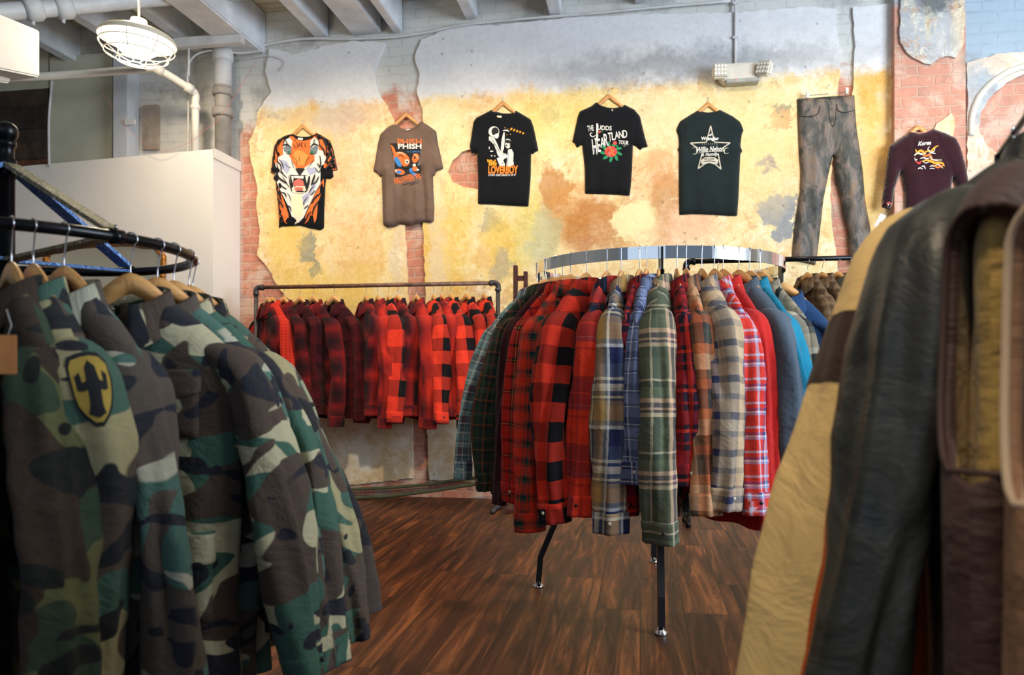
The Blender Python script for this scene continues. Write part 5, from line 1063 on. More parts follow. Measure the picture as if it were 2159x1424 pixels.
# black concert tee with two white figures
Z3 = (970, 190, 5.475)
t = WallCloth('t_shirt', 'black t-shirt printed with two white musician figures over orange lettering', 'shirt', Z3,
  [(365, 225), (290, 265), (180, 320), (150, 380), (130, 520), (108, 660), (125, 685), (130, 735), (195, 708), (200, 850), (208, 1050), (205, 1315), (400, 1322), (600, 1335), (788, 1345), (800, 1200), (815, 1000), (820, 735), (842, 740), (860, 718), (905, 700), (880, 580), (850, 430), (815, 335), (740, 290), (640, 232), (625, 260), (560, 268), (490, 265), (420, 250), (370, 240)],
  TK, seed=3, seams=([(190, 330), (215, 560), (196, 710)], [(812, 345), (800, 560), (820, 735)]), group=WG)
fig = [(ell(398, 492, 62, 62, 16), INK_W, 1), (ell(412, 490, 42, 48, 14), INK_K, 2), ([(412, 520), (452, 510), (456, 545), (440, 572), (412, 570), (400, 540)], INK_W, 3), (ell(432, 545, 14, 22), INK_W, 3),
 ([(342, 545), (400, 560), (440, 640), (470, 720), (510, 760), (520, 800), (500, 830), (440, 760), (400, 640), (340, 590)], INK_W, 2), (stroke([(370, 560), (410, 640), (470, 730)], 7), INK_K, 3), (stroke([(350, 580), (395, 660), (440, 730)], 7), INK_K, 3),
 (ell(372, 718, 20, 8), INK_W, 2), (ell(372, 770, 9, 8), INK_W, 2), (ell(408, 772, 7, 8), INK_W, 2), (ell(345, 680, 6, 16), INK_W, 2), ([(430, 800), (470, 780), (520, 850), (525, 905), (470, 900)], INK_W, 2), (stroke([(400, 640), (480, 720), (560, 790), (590, 800)], 12), INK_W, 3),
 ([(508, 500), (522, 500), (522, 600), (512, 690), (490, 740), (478, 690), (486, 590)], INK_W, 2), (stroke([(500, 482), (540, 478), (575, 490)], 16), INK_W, 3), (ell(560, 636, 34, 50, 14), INK_W, 2), (ell(560, 600, 38, 24), INK_K, 3), (stroke([(532, 590), (560, 580), (592, 596)], 10), INK_W, 4), (ell(545, 652, 8, 12), INK_K, 4), (ell(548, 620, 12, 4), INK_K, 4), (ell(574, 622, 9, 4), INK_K, 4), (ell(588, 640, 8, 30), INK_K, 3),
 ([(560, 700), (600, 690), (625, 740), (620, 850), (600, 900), (540, 900), (550, 800)], INK_W, 2), (stroke([(568, 720), (560, 800), (556, 880)], 12), INK_L, 3), (ell(520, 770, 34, 32), INK_W, 3), (stroke([(498, 760), (530, 740), (550, 770)], 7), INK_K, 4), (ell(616, 860, 12, 26), INK_W, 3), (ell(497, 870, 28, 26), INK_W, 3), (stroke([(480, 860), (520, 850)], 5), INK_K, 4),
 (ell(526, 448, 6, 6, 8), INK_Y, 2), (ell(556, 465, 6, 6, 8), INK_Y, 2), (ell(548, 528, 6, 6, 8), INK_Y, 2), (ell(588, 523, 7, 7, 8), INK_Y, 2)]
for i in range(5): fig.append((ell(598+34*i, 462+12*i, 18-1.2*i, 11, 10, -.9), INK_Y, 2))
fig += [('T', INK_Y, 3, "'86", 322, 880, 62, 110, 0, 0, .05), ('T', INK_O, 5, 'LOVERBOY', 334, 974, 86, 344, 0, 0, .05), ('T', INK_Y, 6, 'LOVERBOY', 338, 968, 76, 336, 0, 0, .0), ('T', INK_W, 4, "LOVIN' EVERY MINUTE OF IT", 336, 1004, 22, 316, 0, 0, .02)]
t.polys('band_print', fig); t.polys('neck_label', [([(432, 306), (486, 306), (484, 334), (434, 324)], INK_C, 2)])
t.polys('neckband', [(stroke([(366, 232), (420, 285), (500, 300), (580, 292), (640, 238)], 26), TK, 2)])
wall_hanger(1060, 213, 'wooden hanger holding the black shirt with two white figures')
# black tee with rose
Z4 = (1180, 180, 5.695)
t = WallCloth('t_shirt', 'black t-shirt with white slanted tour lettering and a red rose', 'shirt', Z4,
  [(440, 200), (380, 250), (240, 310), (215, 380), (185, 520), (150, 680), (180, 690), (205, 750), (268, 712), (285, 850), (300, 1000), (305, 1300), (500, 1305), (700, 1315), (842, 1325), (855, 1200), (870, 1000), (880, 715), (920, 735), (970, 780), (985, 755), (1060, 735), (1030, 640), (1000, 520), (965, 370), (900, 290), (780, 230), (740, 255), (660, 270), (580, 265), (510, 245), (465, 215)],
  TK, seed=4, seams=([(250, 320), (290, 520), (275, 720)], [(940, 330), (900, 520), (882, 715)]), group=WG)
ro = [('T', INK_W, 2, 'THE', 340, 566, 66, 76, .14, 0, .02), ('T', INK_W, 2, 'J', 420, 622, 150, 44, 0, 0, .02), (stroke([(440, 606), (410, 630), (376, 618), (372, 590), (398, 584)], 12), INK_W, 2),
 ('T', INK_W, 2, 'UDDS', 456, 545, 52, 170, -.06, 0, .02)]
for ch, x, y, h_, w_ in [('H', 404, 842, 200, 52), ('E', 460, 812, 170, 40), ('A', 494, 760, 130, 56), ('R', 540, 742, 160, 52), ('T', 590, 690, 118, 40), ('L', 630, 672, 104, 42), ('A', 668, 654, 92, 48), ('N', 716, 648, 92, 48), ('D', 766, 644, 100, 50)]:
    ro.append(('T', INK_W, 3, ch, x, y, h_*.92, w_, .10, 0, .015)); ro.append((stroke([(x+w_*.3, y-h_*.55), (x+w_*.35, y-8)], 5), INK_L, 4)) if ch in 'HER' else None
ro += [('T', INK_W, 2, 'TOUR', 706, 716, 44, 122, -.08, 0, .03), (stroke([(758, 738), (780, 742), (804, 738)], 6), INK_S, 2)]
for a in range(9):
    an = a*2*math.pi/9+.2; cx, cy = 622+92*math.cos(an), 812+82*math.sin(an); ro.append((ell(cx, cy, 46, 19, 10, an+.3), INK_G, 3))
ro += [(ell(616, 808, 74, 66, 18), INK_R, 5)]
for k, (rr_, nn) in enumerate([(54, 7), (34, 5), (15, 3)]):
    for a in range(nn):
        an = a*2*math.pi/nn+k; ro.append((ell(616+rr_*math.cos(an), 808+rr_*.9*math.sin(an), 19, 14, 9, an), [INK_R, INK_O, INK_P][(a+k) % 3], 6+k))
ro += [(ell(665, 706, 25, 22, 12), INK_R, 5), (ell(668, 704, 11, 10, 9), INK_P, 6), (ell(690, 740, 22, 9, 8, .9), INK_G, 4), (ell(640, 722, 18, 8, 8, 2.2), INK_G, 4), (ell(482, 576, 16, 15, 9), INK_R, 5), (ell(505, 568, 14, 6, 8, .5), INK_G, 4), (ell(462, 590, 12, 6, 8, 2), INK_G, 4)]
t.polys('rose_print', [q for q in ro if q]); t.polys('neck_label', [([(622, 294), (640, 292), (644, 318), (628, 322)], INK_S, 2)])
t.polys('neckband', [(stroke([(442, 206), (510, 270), (600, 290), (690, 286), (778, 236)], 26), TK, 2)])
wall_hanger(1283, 198, 'wooden hanger holding the black rose shirt')
# sleeveless star shirt
Z5 = (1400, 190, 5.085)
t = WallCloth('sleeveless_shirt', 'charcoal sleeveless shirt with a large pale outlined star on its back', 'shirt', Z5,
  [(370, 212), (280, 265), (170, 335), (130, 425), (155, 500), (160, 600), (145, 640), (158, 660), (158, 900), (160, 1100), (165, 1338), (300, 1330), (500, 1335), (700, 1350), (785, 1350), (800, 1150), (808, 950), (820, 680), (842, 655), (820, 600), (835, 470), (855, 430), (820, 340), (740, 280), (600, 208), (560, 225), (480, 240), (400, 230)],
  TG, seed=5, fold=.005, group=WG, seams=([(172, 345), (215, 450), (200, 560)], [(815, 350), (780, 450), (790, 560)]))
star = [(497, 395), (537, 570), (705, 578), (572, 668), (607, 858), (492, 760), (364, 852), (410, 672), (280, 580), (452, 570)]; st = []
for i in range(10):
    a, b_ = np.array(star[i], float), np.array(star[(i+1) % 10], float); nn = np.array([-(b_-a)[1], (b_-a)[0]]); nn = nn/np.linalg.norm(nn)*6
    st.append(([tuple(a+nn), tuple(b_+nn), tuple(b_-nn), tuple(a-nn)], INK_S, 2))
st += [([(470, 500), (520, 470), (500, 505)], INK_W, 3), ('T', INK_W, 4, 'Wrangler', 394, 548, 34, 190, 0, 0, .04), ([(300, 632), (690, 632), (690, 692), (300, 692)], TG, 3), (stroke([(300, 635), (340, 628), (345, 690), (305, 698)], 8), INK_S, 4), (stroke([(688, 632), (650, 640), (645, 690), (690, 685)], 8), INK_S, 4), ('T', INK_W, 5, 'Willie Nelson', 350, 680, 58, 290, .04, .35, .02), ('T', INK_W, 5, '& Family', 392, 722, 34, 190, .05, .35, .02),
 (stroke([(352, 690), (450, 676), (560, 668), (640, 672)], 6), INK_S, 5), ([(396, 762), (430, 735), (480, 728), (540, 735), (580, 762), (572, 800), (536, 808), (480, 794), (430, 808), (396, 800)], INK_S, 4), ('T', TG, 6, 'ON TOUR', 424, 760, 18, 110, 0, 0, .01), (stroke([(418, 782), (480, 772), (556, 784)], 7), TG, 6)]
for i in range(8): st.append((ell(408+22*i, 590, 5, 5, 6), INK_S, 4))
t.polys('star_print', st); t.polys('neckband', [(stroke([(372, 218), (430, 250), (485, 256), (545, 250), (598, 216)], 22), TG, 2)])
wall_hanger(1493, 215, 'wooden hanger holding the sleeveless star shirt')
# leather trousers
def pants_mat():
    m, nt, bs = nmat('worn_leather'); uv = nd(nt, 'ShaderNodeUVMap').outputs[0]
    n = noise(nt, nd(nt, 'ShaderNodeMapping', {'Vector': uv, 'Scale': (1.6, .7, 1)}).outputs[0], 7, 6, .65, .6).outputs[0]; f = noise(nt, uv, 60, 5, .7).outputs[0]
    c = ramp(nt, n, [(.30, lin((30, 32, 30))), (.45, lin((62, 62, 58))), (.56, lin((112, 100, 92))), (.70, lin((132, 104, 80)))])
    nt.links.new(mx(nt, .5, c, mx(nt, f, (.1, .1, .1, 1), (.85, .85, .85, 1)), 'SOFT_LIGHT'), bs.inputs['Base Color']); bs.inputs['Roughness'].default_value = .55
    bump(nt, bs, mth(nt, 'ADD', n, mth(nt, 'MULTIPLY', f, .3)), .5, .02); return m
PM = pants_mat(); Z6 = (1640, 180, 3.558)
t = WallCloth('leather_trousers', 'worn grey and brown leather trousers clipped by the waist high on the wall', 'trousers', Z6,
  [(145, 100), (200, 96), (300, 90), (400, 80), (575, 72), (583, 200), (592, 320), (612, 450), (640, 650), (655, 850), (682, 1000), (708, 1140), (728, 1250), (735, 1340), (550, 1350), (536, 1240), (522, 1080), (490, 960), (470, 830), (434, 700), (418, 520), (384, 650), (344, 850), (322, 1050), (296, 1280), (282, 1350), (150, 1322), (105, 1290), (120, 1100), (140, 950), (165, 800), (170, 650), (158, 500), (150, 300)],
  PM, T=.032, fold=.009, seed=6, group=WG, seams=([(380, 100), (388, 250), (404, 340), (416, 500)],), creases=[([(280, 500), (262, 900)], .03, .012), ([(500, 500), (560, 900)], .03, .012), ([(290, 820), (340, 830)], .012, -.008), ([(480, 830), (550, 830)], .012, -.008)])
t.polys('waistband', [([(146, 104), (380, 86), (574, 76), (576, 112), (380, 124), (150, 142)], plain('dark_waistband', (44, 44, 40), .6, 0, .3, 20), 2)], h=30)
t.polys('pocket_seam', [(stroke([(160, 240), (230, 245), (290, 225), (312, 160)], 7), INK_K, 3)]); t.polys('pocket_seam', [(stroke([(434, 150), (445, 200), (500, 215), (578, 190)], 7), INK_K, 3)]); t.polys('fly_seam', [(stroke([(376, 140), (380, 240), (404, 320), (425, 260), (432, 150)], 5), INK_K, 3)])
for bxx in (313, 362): t.polys('snap_button', [(ell(bxx, 126, 6, 6), WIRE, 5)])
ch = empty('clip_hanger', WP(*SZ(1745, 195, .03), .03), PHI, 'metal clip hanger gripping the leather trousers by the waistband', 'hanger'); 
c0 = SZ(1745, 195, .03)
def loc(px, py, y): q = SZ(px, py, .03); return (q[0]-c0[0], y, q[1]-c0[1])
tube_obj('wire_bar', [loc(1690, 206, -.035), loc(1740, 202, -.035), loc(1788, 197, -.035)], .0022, WIRE, ch)
tube_obj('hook', smooth_path([loc(1740, 202, -.035), loc(1741, 190, -.035), loc(1745, 182, -.03), loc(1750, 186, -.02)], 4), .0018, WIRE, ch)
for px, py in ((1700, 205), (1782, 197)):
    q = Vector(loc(px, py, -.03)); o = box_obj('clip', (q.x-.010, q.y-.024, q.z-.022), (q.x+.010, q.y+.004, q.z+.024), plain('pale_clip', (214, 210, 200), .3), ch, .003)
# maroon souvenir jacket
Z7 = (1830, 240, 5.475); VEL = cloth('maroon_velvet', (46, 14, 26), .35, wr=.3); BANDM = chk('striped_ribbing', .03, (206, 106, 84), (240, 224, 214))
t = WallCloth('souvenir_jacket', 'maroon velvet jacket with dragon embroidery on its back, hung on the brick pilaster', 'jacket', Z7,
  [(440, 235), (400, 275), (205, 410), (180, 560), (150, 850), (118, 1040), (120, 1108), (215, 1135), (245, 1055), (265, 900), (340, 690), (365, 850), (385, 950), (380, 1150), (850, 1150), (900, 950), (930, 760), (1020, 1020), (1140, 1000), (1080, 650), (1020, 430), (970, 320), (850, 262), (690, 205), (650, 230), (560, 262), (490, 255)],
  VEL, T=.04, seed=7, off=.105, group=WG, seams=([(470, 270), (460, 450), (345, 690)], [(700, 240), (780, 450), (930, 750)]))
def band(pts, w, m, l): return (stroke_flat(pts, w), m, l)
def stroke_flat(pts, w):
    a = [np.array(p, float) for p in pts]; L_, R_ = [], []
    for i, p in enumerate(a):
        tt = a[min(i+1, len(a)-1)]-a[max(i-1, 0)]; tt /= np.linalg.norm(tt); n_ = np.array([-tt[1], tt[0]]); L_.append(tuple(p+n_*w/2)); R_.append(tuple(p-n_*w/2))
    return L_+R_[::-1]
RB, RWh = ink('rust_ribbing', (196, 100, 76)), ink('white_ribbing', (240, 228, 220))
t.polys('collar_ribbing', [band([(440, 240), (520, 268), (600, 258), (690, 208)], 30, RB, 2), band([(440, 240), (520, 268), (600, 258), (690, 208)], 9, RWh, 3)])
t.polys('cuff_ribbing', [band([(120, 1060), (180, 1085), (240, 1082)], 56, RB, 2), band([(120, 1065), (180, 1088), (236, 1086)], 16, RWh, 3), band([(122, 1105), (215, 1125)], 22, VEL, 4)])
em = [('T', INK_W, 3, 'Korea', 508, 425, 46, 150, .10, .4, .03), (stroke([(632, 512), (660, 506), (706, 516)], 13), INK_W, 3), (stroke([(530, 570), (570, 560), (600, 572), (638, 562)], 15), INK_W, 3), ('T', INK_S, 3, 'PIPELINE', 690, 596, 18, 84, 0, 0, .02), (stroke([(505, 690), (530, 676), (560, 690)], 14), INK_W, 3), (stroke([(545, 662), (575, 655), (592, 690)], 13), INK_W, 3), (stroke([(640, 662), (665, 652), (692, 660)], 12), INK_W, 3), (stroke([(640, 686), (665, 680), (694, 688)], 10), INK_W, 3)]
for pts, w_, m_ in [([(480, 460), (500, 500), (540, 480), (580, 500), (620, 480)], 26, INK_Y), ([(465, 540), (500, 510), (560, 520), (600, 510)], 20, INK_C), ([(600, 480), (650, 490), (690, 450), (740, 420)], 20, INK_Y), ([(640, 430), (620, 470), (680, 495), (700, 450)], 12, INK_C), ([(560, 490), (580, 540), (640, 530), (660, 570), (650, 600)], 24, INK_O), ([(550, 600), (620, 590), (700, 620), (780, 620), (805, 660)], 26, INK_Y), ([(640, 540), (670, 580), (740, 600)], 14, INK_C), ([(680, 640), (720, 670), (760, 660), (800, 640)], 22, INK_O), ([(700, 650), (740, 640), (790, 680)], 12, INK_C), ([(480, 600), (520, 625), (540, 600)], 20, INK_R), ([(735, 655), (750, 665)], 16, INK_R), ([(470, 560), (480, 590), (500, 575)], 10, INK_W), ([(545, 480), (575, 478)], 14, INK_R), ([(500, 480), (520, 520), (560, 530)], 8, INK_G), ([(560, 600), (600, 620), (640, 600)], 10, INK_W)]:
    em.append((stroke(pts, w_), m_, 2))
t.polys('dragon_embroidery', em)
s_, z = SZ(1937, 262, .12); hanger(WP(s_, z+.03, .111), PHI, 'pale wooden hanger holding the maroon dragon jacket', 'hangers on the wall', .004, bar=HBW)
tgq = SZ(1856, 466, .13); tg = empty('price_tag', WP(tgq[0], tgq[1], .13), PHI, 'white price tag dangling from the cuff of the maroon jacket', 'tag')
o = box_obj('card', (-.022, -.0007, -.048), (.022, .0007, .048), plain('white_card', (222, 216, 206), .7), tg, .0003); o.rotation_euler = (0, .42, 0)
tube_obj('string', [(.018, 0, .042), (.022, -.004, .06), (.026, -.002, .082)], .0007, WHITEP, tg, 6); o = box_obj('printed_mark', (-.004, -.0014, -.026), (.006, -.0008, -.010), INK_K, tg, 0)

# ------------------------------------------------ rack of dark clothes at the back right
def wf(px, py, off): s_, z = SZ(px, py, off); return WP(s_, z, off)
q0, q1 = wf(1447, 552, .62), wf(1960, 552, .62); q1.z = q0.z
rk = empty('pipe_clothes_rack', (q0.x, q0.y, 0), 0, 'black iron pipe rack of dark clothes below the leather trousers', 'clothes rack')
piperack(rk, q0, q1, .0165, STEEL, STEEL)
for i, (px, ang, mt, lb) in enumerate([(1512, 1.3, OLIVE, 'dark olive jacket at the left end of the black pipe rack'), (1702, 1.25, BRNFLR, 'brown leaf-patterned jacket hanging below the trouser hems'), (1733, 1.2, BRNFLR, 'mottled brown jacket on the black pipe rack beside the leaf-patterned one'),
   (1766, 1.15, OLIVE, 'olive jacket on the black pipe rack next to the cream quilted sleeve'), (1790, 1.2, BRNFLR, 'brown jacket half behind the cream quilted jacket'), (1803, 1.25, OLIVE, 'dark olive jacket, rightmost on the black pipe rack')]):
    k = (px-CX)/F; Y = (D0-.62*NW)/(1+A*k); d = Vector((math.cos(-ang), math.sin(-ang), 0))
    garment('field_jacket', lb, 'jacket', 'dark clothes on the black pipe rack', (k*Y, Y, q0.z), d, mt, seed=400+i, rr=.0165, dz=.0165-.0, hgroup='wooden hangers on the black pipe rack', body=dict(sw=.20, hw=.2), slv=dict(L=.6, r0=.06))

# ------------------------------------------------ wooden stand behind the round rack
q = wf(1098, 620, .42); e = empty('wooden_stand', (q.x, q.y, 0), PHI, 'dark wooden stand with two posts showing above the round rack at the left', 'stand')
z0 = wf(1092, 560, .42).z; box_obj('post', (-.052, -.018, 0), (-.022, .018, z0), DWOOD, e); box_obj('post', (.022, -.018, 0), (.050, .018, z0-.045), DWOOD, e)
box_obj('rail', (-.022, -.010, z0-.11), (.022, .010, z0-.075), DWOOD, e, .002); box_obj('rail', (-.022, -.010, .25), (.022, .010, .29), DWOOD, e, .002); box_obj('foot', (-.09, -.14, 0), (.09, .14, .03), DWOOD, e)

# ------------------------------------------------ emergency light
q = wf(1557, 163, .0); e = empty('emergency_light', q, PHI, 'white emergency light unit with two swivel lamp heads above the sleeveless shirt', 'emergency light')
HOUS = plain('ivory_plastic', (222, 216, 204), .4, 0, .02)
k = 1/277
bm = bmesh.new(); pr_ = [(-.145, -.035), (-.145, .03), (-.10, .062), (.10, .062), (.13, .05), (.15, .03), (.15, -.045), (.10, -.075), (-.09, -.075), (-.12, -.06)]
fv = [bm.verts.new((x, -.115 if abs(x) < .11 else -.085, z)) for x, z in pr_]; bv = [bm.verts.new((x*1.02, -.024, z*1.02)) for x, z in pr_]
bm.faces.new(fv); bm.faces.new(bv[::-1])
for i in range(len(pr_)): bm.faces.new((fv[i], bv[i], bv[(i+1) % len(pr_)], fv[(i+1) % len(pr_)]))
bmesh.ops.recalc_face_normals(bm, faces=bm.faces); bmesh.ops.bevel(bm, geom=list(bm.edges), offset=.006, segments=2, affect='EDGES'); obj('housing', bm, HOUS, e, smooth=False)
box_obj('lower_lip', (-.10, -.118, -.078), (.13, -.03, -.050), plain('grey_plastic', (170, 172, 166), .45), e, .004)
REFL = plain('lamp_lens', (236, 236, 232), .15, .0, .03)
for sx, ang in ((-.148, .12), (.162, -.55)):
    b = bmesh.new(); bx(b, (-.052, -.03, -.052), (.052, .03, .052)); bevel(b, .014, 3); o = obj('lamp_head', b, HOUS, e, smooth=False); o.location = (sx, -.135, .0); o.rotation_euler = (0, .22 if sx > 0 else 0, ang)
    b = bmesh.new()
    for r_ in range(3):
        for c_ in range(4):
            cx_, cz_ = -.034+c_*.0226, -.028+r_*.028
            lathe(b, [(0, -.033), (.006, -.036), (.010, -.039), (.010, -.031)], 8, (cx_, 0, cz_), axis='y')
    bmesh.ops.recalc_face_normals(b, faces=b.faces); obj('lens_grid', b, REFL, o); 
    box_obj('lens_back', (-.045, -.0325, -.045), (.045, -.030, .045), plain('lens_backing', (190, 184, 164), .4), o, .002)  # plain backing plate behind the lens cells
b = bmesh.new(); lathe(b, [(0, -.006), (.004, -.006), (.004, 0)], 10, (-.03, -.118, -.062), axis='y'); obj('test_light', b, emis('red_indicator', (255, 70, 60), 1.5), e)
cd = empty('electrical_conduit', wf(1549, 100, .0), PHI, 'thin vertical conduit feeding the emergency light', 'conduit')
tube_obj('pipe', [(0, -.036, (775-150)/F*5.55+CZ-wf(1549, 100, 0).z-.0), (0, -.036, .2), (0, -.036, .42)], .009, PIPEW, cd, 10)
for zz in (.05, .3): box_obj('pipe_strap', (-.02, -.048, zz), (.02, -.022, zz+.015), PIPEW, cd, .002)

# ------------------------------------------------ pipes, cables and lamp
def wall_tube(name, px, off, r, mat, label, cat, n=12):
    pts = [wf(x, y, off if not isinstance(off, list) else off[i]) for i, (x, y) in enumerate(px)]
    e = empty(name, pts[0], 0, label, cat); p = [q_-pts[0] for q_ in smooth_path(pts, 5)]; tube_obj('run', p, r, mat, e, n); return e
wall_tube('overhead_cable', [(505, 112), (560, 95), (640, 82), (740, 82), (830, 78), (900, 68), (980, 52), (1100, 40), (1250, 28), (1400, 14), (1540, 2)], .045, .010, PIPEW, 'long grey cable sagging along the top of the plaster wall', 'cable', 8)
wall_tube('thin_cable', [(500, 128), (560, 118), (600, 128), (590, 150)], .04, .004, PIPEW, 'thin grey cable end curling beside the broken plaster corner', 'cable', 6)
e = wall_tube('floor_conduit', [(690, 1034), (800, 1030), (900, 1022), (1000, 1008), (1120, 1000)], .06, .013, plain('green_hose', (78, 82, 58), .6, 0, .2, 6), 'upper of the two green grey hoses running along the wall base', 'hose')
e = wall_tube('floor_conduit', [(690, 1050), (800, 1048), (920, 1034), (1010, 1020), (1120, 1012)], .20, .014, MC['green_hose'], 'lower of the two green grey hoses lying by the wall base', 'hose')
# vertical pipes above the partition
def wp_pipe(name, label, cat, px, ytop, ybot, off, r, mat, hubs=(), hmat=None):
    a, b_ = wf(px, ytop, off), wf(px, ybot, off); e = empty(name, (a.x, a.y, b_.z), 0, label, cat); h_ = a.z-b_.z
    tube_obj('run', [(0, 0, 0), (0, 0, h_)], r, mat, e, 20)
    for hy, hr, hh in hubs:
        z = wf(px, hy, off).z-b_.z; bb = bmesh.new(); lathe(bb, [(r, z-hh), (hr*.92, z-hh), (hr, z-hh*.6), (hr, z+hh*.6), (hr*.92, z+hh), (r, z+hh)], 24); bmesh.ops.recalc_face_normals(bb, faces=bb.faces); obj('hub', bb, hmat or mat, e)
    return e
wp_pipe('drain_pipe', 'thick cast iron drain pipe, white above and brown grey below, beside the plaster edge', 'pipe', 470, 96, 338, .17, .062, CASTP, [(118, .078, .045), (195, .082, .03), (238, .084, .035)])
wp_pipe('sleeve_pipe', 'short white pipe section round the top of the cast iron drain', 'pipe', 470, 96, 182, .17, .066, PIPEW, [(118, .08, .05)])
a = P(-120, 172, 5.55); b0 = P(335, 148, 5.75); b1 = P(398, 186, 5.9); b2 = P(412, 200, 5.95); b3 = P(412, 345, 5.95); b3.z = 2.702
wp = empty('water_pipe', b3, 0, 'painted pipe crossing under the lamp and bending down onto the partition', 'pipe')
tube_obj('run', [q_-b3 for q_ in [a, a*.5+b0*.5]+smooth_path([b0-Vector((.1, 0, -.01)), b0, b1, b2, b2-Vector((0, 0, .06))], 6)+[b3]], .030, plain('white_pipe', (222, 218, 208), .5, 0, .05), wp, 16)
for q_ in (b0, b1): 
    bb = bmesh.new(); dr = (b1-b0).normalized(); tube(bb, [q_-b3-dr*.03, q_-b3+dr*.03], .038, 16); bmesh.ops.recalc_face_normals(bb, faces=bb.faces); obj('coupling', bb, MC['white_pipe'], wp)
bb = bmesh.new(); lathe(bb, [(.030, -.02), (.038, -.015), (.038, .015), (.030, .02)], 20, (0, 0, (b2-b3).z-.1)); bmesh.ops.recalc_face_normals(bb, faces=bb.faces); obj('coupling', bb, MC['white_pipe'], wp)
def free_tube(name, pts, r, mat, label, cat, n=10, sm=5):
    o = Vector(pts[0]); e = empty(name, o, 0, label, cat); tube_obj('run', [q_-o for q_ in (smooth_path(pts, sm) if sm > 1 else pts)], r, mat, e, n); return e
free_tube('signal_cable', [P(396, 340, 6.0), P(397, 230, 6.0), P(396, 150, 6.0), P(410, 118, 6.0), P(450, 106, 6.0), P(505, 112, 6.05), P(556, 106, 6.05)], .008, PIPEW, 'white cable rising beside the bent pipe and curving over to the heavy beam', 'cable', 8)
free_tube('red_wire', [P(212, 190, 6.0), P(262, 262, 5.95), P(300, 300, 5.9), P(345, 318, 5.85), P(400, 300, 5.85), P(430, 276, 5.9), P(470, 240, 5.9), P(540, 130, 6.0)], .0013, plain('red_insulation', (206, 120, 104), .5), 'thin red wire looping down over the partition', 'wire', 6)
free_tube('wall_conduit', [P(104, 350, 6.2), P(103, 260, 6.2), P(108, 190, 6.2), P(110, 170, 6.2)], .010, PIPEW, 'thin white conduit on the edge of the grey green panel', 'conduit', 8)
free_tube('overhead_pipe', [P(-60, 30, 4.6), P(120, 16, 4.9), P(380, -8, 5.4), P(640, -24, 5.9)], .055, plain('overhead_pipe_paint', (190, 196, 204), .5, 0, .08), 'thick grey pipe crossing under the joists at the top left', 'pipe', 16, 3)
for px_, lb in ((70, 'left'), (134, 'right')):
    q_ = P(px_, 20-(px_-70)*.06, 4.8 if px_ == 70 else 4.92); e = empty('pipe_clamp', q_, 0, '%s clamp collar of the thick pipe at the top left' % lb, 'clamp'); d_ = (P(380, -8, 5.4)-P(-60, 30, 4.6)).normalized()
    bb = bmesh.new(); tube(bb, [-d_*.05, -d_*.03, d_*.03, d_*.05], [.062, .074, .074, .062], 18); bmesh.ops.recalc_face_normals(bb, faces=bb.faces); obj('collar', bb, MC['overhead_pipe_paint'], e); tube_obj('bolt', [(0, 0, -.07), (0, 0, -.10)], .012, MC['overhead_pipe_paint'], e, 6)
# horizontal batten under the beam
a, b_ = wf(360, 92, .35), wf(512, 88, .35); e = empty('wooden_batten', a, PHI, 'white wooden batten running from the lamp to the heavy beam', 'batten'); L_ = (b_-a).length
box_obj('board', (0, -.03, -.045), (L_, .03, .03), PIPEW, e)
free_tube('batten_rod', [P(398, 100, 5.9), P(398, 160, 5.9)], .009, PIPEW, 'short white hanger rod below the batten beside the bent pipe', 'rod', 8, 1)
# boxed duct at the top left
e = empty('boxed_duct', P(40, 110, 3.7), 0, 'white boxed duct cut off by the top left corner', 'duct')
def hexa(name, pts, mat, par, o_):
    bm = bmesh.new(); v = [bm.verts.new(Vector(p)-o_) for p in pts]
    for f in ((0, 1, 2, 3), (7, 6, 5, 4), (0, 4, 5, 1), (1, 5, 6, 2), (2, 6, 7, 3), (3, 7, 4, 0)): bm.faces.new([v[i] for i in f])
    bmesh.ops.recalc_face_normals(bm, faces=bm.faces); bmesh.ops.bevel(bm, geom=list(bm.edges), offset=.008, segments=2, affect='EDGES'); return obj(name, bm, mat, par, smooth=False)
o_ = P(40, 110, 3.7); A1, B1, A2, B2 = P(84, 64, 4.0), P(84, 163, 4.0), P(-60, 4, 3.25), P(-60, 134, 3.25); w3 = Vector((-.9, .25, 0))
hexa('casing', [A2, A1, B1, B2, A2+w3, A1+w3, B1+w3, B2+w3], plain('duct_paint', (178, 182, 186), .5, 0, .02), e, o_)
A3, B3, A4, B4 = P(22, 146, 3.95), P(22, 176, 3.95), P(-60, 128, 3.4), P(-60, 164, 3.4); hexa('lower_ledge', [A4, A3, B3, B4, A4+w3, A3+w3, B3+w3, B4+w3], MC['duct_paint'], e, o_)
# cage pendant lamp
c = P(290, 84, 4.1); R_ = .196; e = empty('cage_pendant_lamp', c, 0, 'glowing pendant lamp with a white wire cage below the ceiling at the left', 'lamp'); e.rotation_euler = (.0, .07, 0)
SHADE = plain('enamel_shade', (226, 214, 190), .4, 0, .03)
bb = bmesh.new(); lathe(bb, [(R_, -.004), (R_*1.0, .006), (R_*.92, .025), (R_*.7, .045), (R_*.4, .06), (.05, .07), (.04, .11), (0, .115)], 40); bmesh.ops.recalc_face_normals(bb, faces=bb.faces); o = obj('shade', bb, SHADE, e); md = o.modifiers.new('t', 'SOLIDIFY'); md.thickness = .004
bb = bmesh.new(); lathe(bb, [(0, -.095)]+[(.125*math.cos(a), .0+.095*math.sin(a)) for a in np.linspace(-1.4, .5, 14)]+[(.06, .05)], 32); bmesh.ops.recalc_face_normals(bb, faces=bb.faces); obj('bulb', bb, emis('glowing_glass', (255, 238, 205), 19), e)
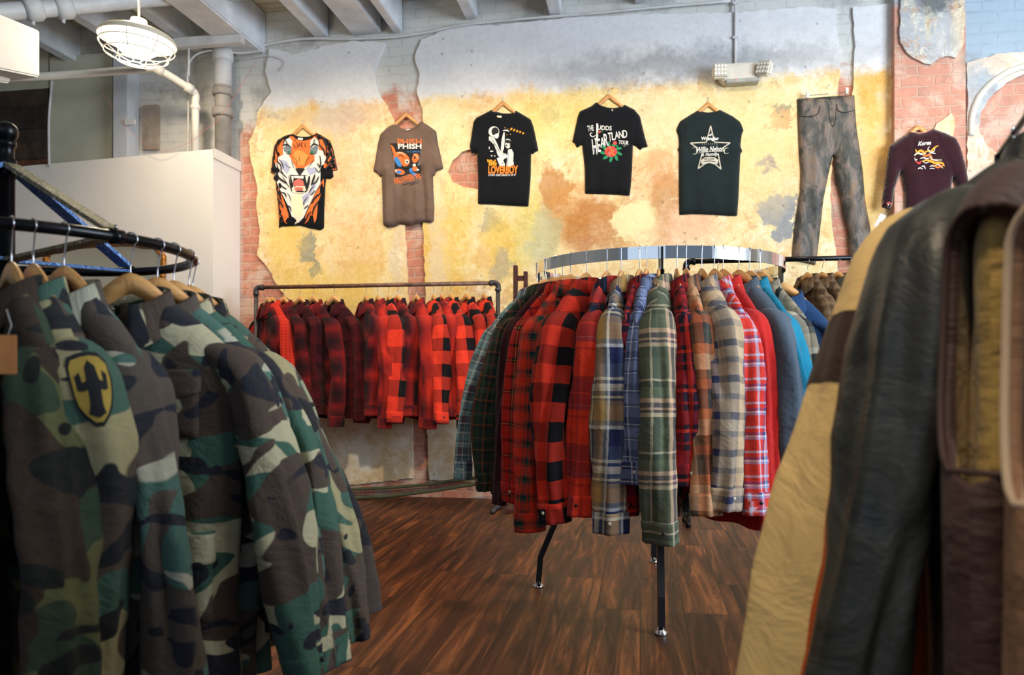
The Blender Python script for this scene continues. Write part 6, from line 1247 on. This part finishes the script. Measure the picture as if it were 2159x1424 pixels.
for rr_, zz in ((R_, -.006), (R_*.97, -.04), (R_*.82, -.085), (R_*.5, -.118), (R_*.16, -.13)):
    b = tube(bmesh.new(), [(rr_*math.cos(a), rr_*math.sin(a), zz) for a in np.linspace(0, 2*math.pi, 48, endpoint=False)], .003, 6, closed=True); obj('cage_ring', b, SHADE, e)
for kx in range(8):
    a = kx*math.pi/4+.2; tube_obj('cage_rib', [(rr_*math.cos(a), rr_*math.sin(a), zz) for rr_, zz in ((R_, -.006), (R_*.97, -.04), (R_*.82, -.085), (R_*.5, -.118), (R_*.16, -.13))], .003, SHADE, e, 6)
tube_obj('stem', [(0, 0, .11), (-.07*(3.92-c.z-.17)-.01, 0, 3.92-c.z)], .007, PIPEW, e, 8)
l = light('lamp_glow', 'POINT', (0, 0, -.17), (0, 0, -1), 10, (1, .86, .62), .10); l.location = (c.x, c.y, c.z-.19); l.parent = None
l = light('lamp_upglow', 'POINT', (c.x, c.y, c.z+.22), (0, 0, 9), 14, (1, .86, .62), .08)
# gilded mirror on the partition
def pf(px, py, out=.0):
    """point on the partition's front face"""
    p0, p1 = Vector((-2.30, 5.80)), Vector((-5.3, 6.63)); k_ = (px-CX)/F; dx = p1-p0; t_ = (k_*p0.y-p0.x)/(dx.x-k_*dx.y); q_ = p0+dx*t_; n_ = Vector((dx.y, -dx.x)).normalized(); n_ = -n_ if n_.y > 0 else n_
    return Vector((q_.x+n_.x*out, q_.y+n_.y*out, CZ+(HY-py)/F*q_.y))
mo = pf(222, 560, .0); ang = math.atan2(.83, -3.0)+math.pi; e = empty('gilded_mirror', mo, ang, 'mirror in an ornate gilded frame leaning on the white partition behind the pipe rack', 'mirror')
GOLD = plain('antique_gold', (184, 118, 48), .35, .7, .4, 40, .4)
xw = (pf(352, 560)-pf(95, 560)).length/2; zh = .28; zc = 0
def rect_loop(a_, b_2, n=30):
    return [((a_+.012*math.sin(8*t_))*math.copysign(abs(math.cos(t_))**.35, math.cos(t_)), (b_2+.012*math.cos(8*t_))*math.copysign(abs(math.sin(t_))**.35, math.sin(t_))) for t_ in np.linspace(0, 2*math.pi, 120, endpoint=False)]
lo_ = rect_loop(xw-.02, zh-.02); b = tube(bmesh.new(), [(x, -.035, z-.11) for x, z in lo_], .022, 8, closed=True); bmesh.ops.recalc_face_normals(b, faces=b.faces); obj('frame', b, GOLD, e)
for kx in range(0, 120, 6):
    x, z = lo_[kx]; bb = bmesh.new(); bmesh.ops.create_icosphere(bb, subdivisions=2, radius=.026); o = obj('leaf_ornament', bb, GOLD, e); o.location = (x, -.045, z-.11); o.scale = (1, .6, .7); o.rotation_euler = (0, kx, 0)
bb = bmesh.new(); vs = [bb.verts.new((x*.99, -.03, z*.99-.11)) for x, z in lo_]; bb.faces.new(vs); bmesh.ops.recalc_face_normals(bb, faces=bb.faces); obj('glass', bb, plain('silvered_glass', (226, 222, 206), .12, .9, .05, 3), e, smooth=False)
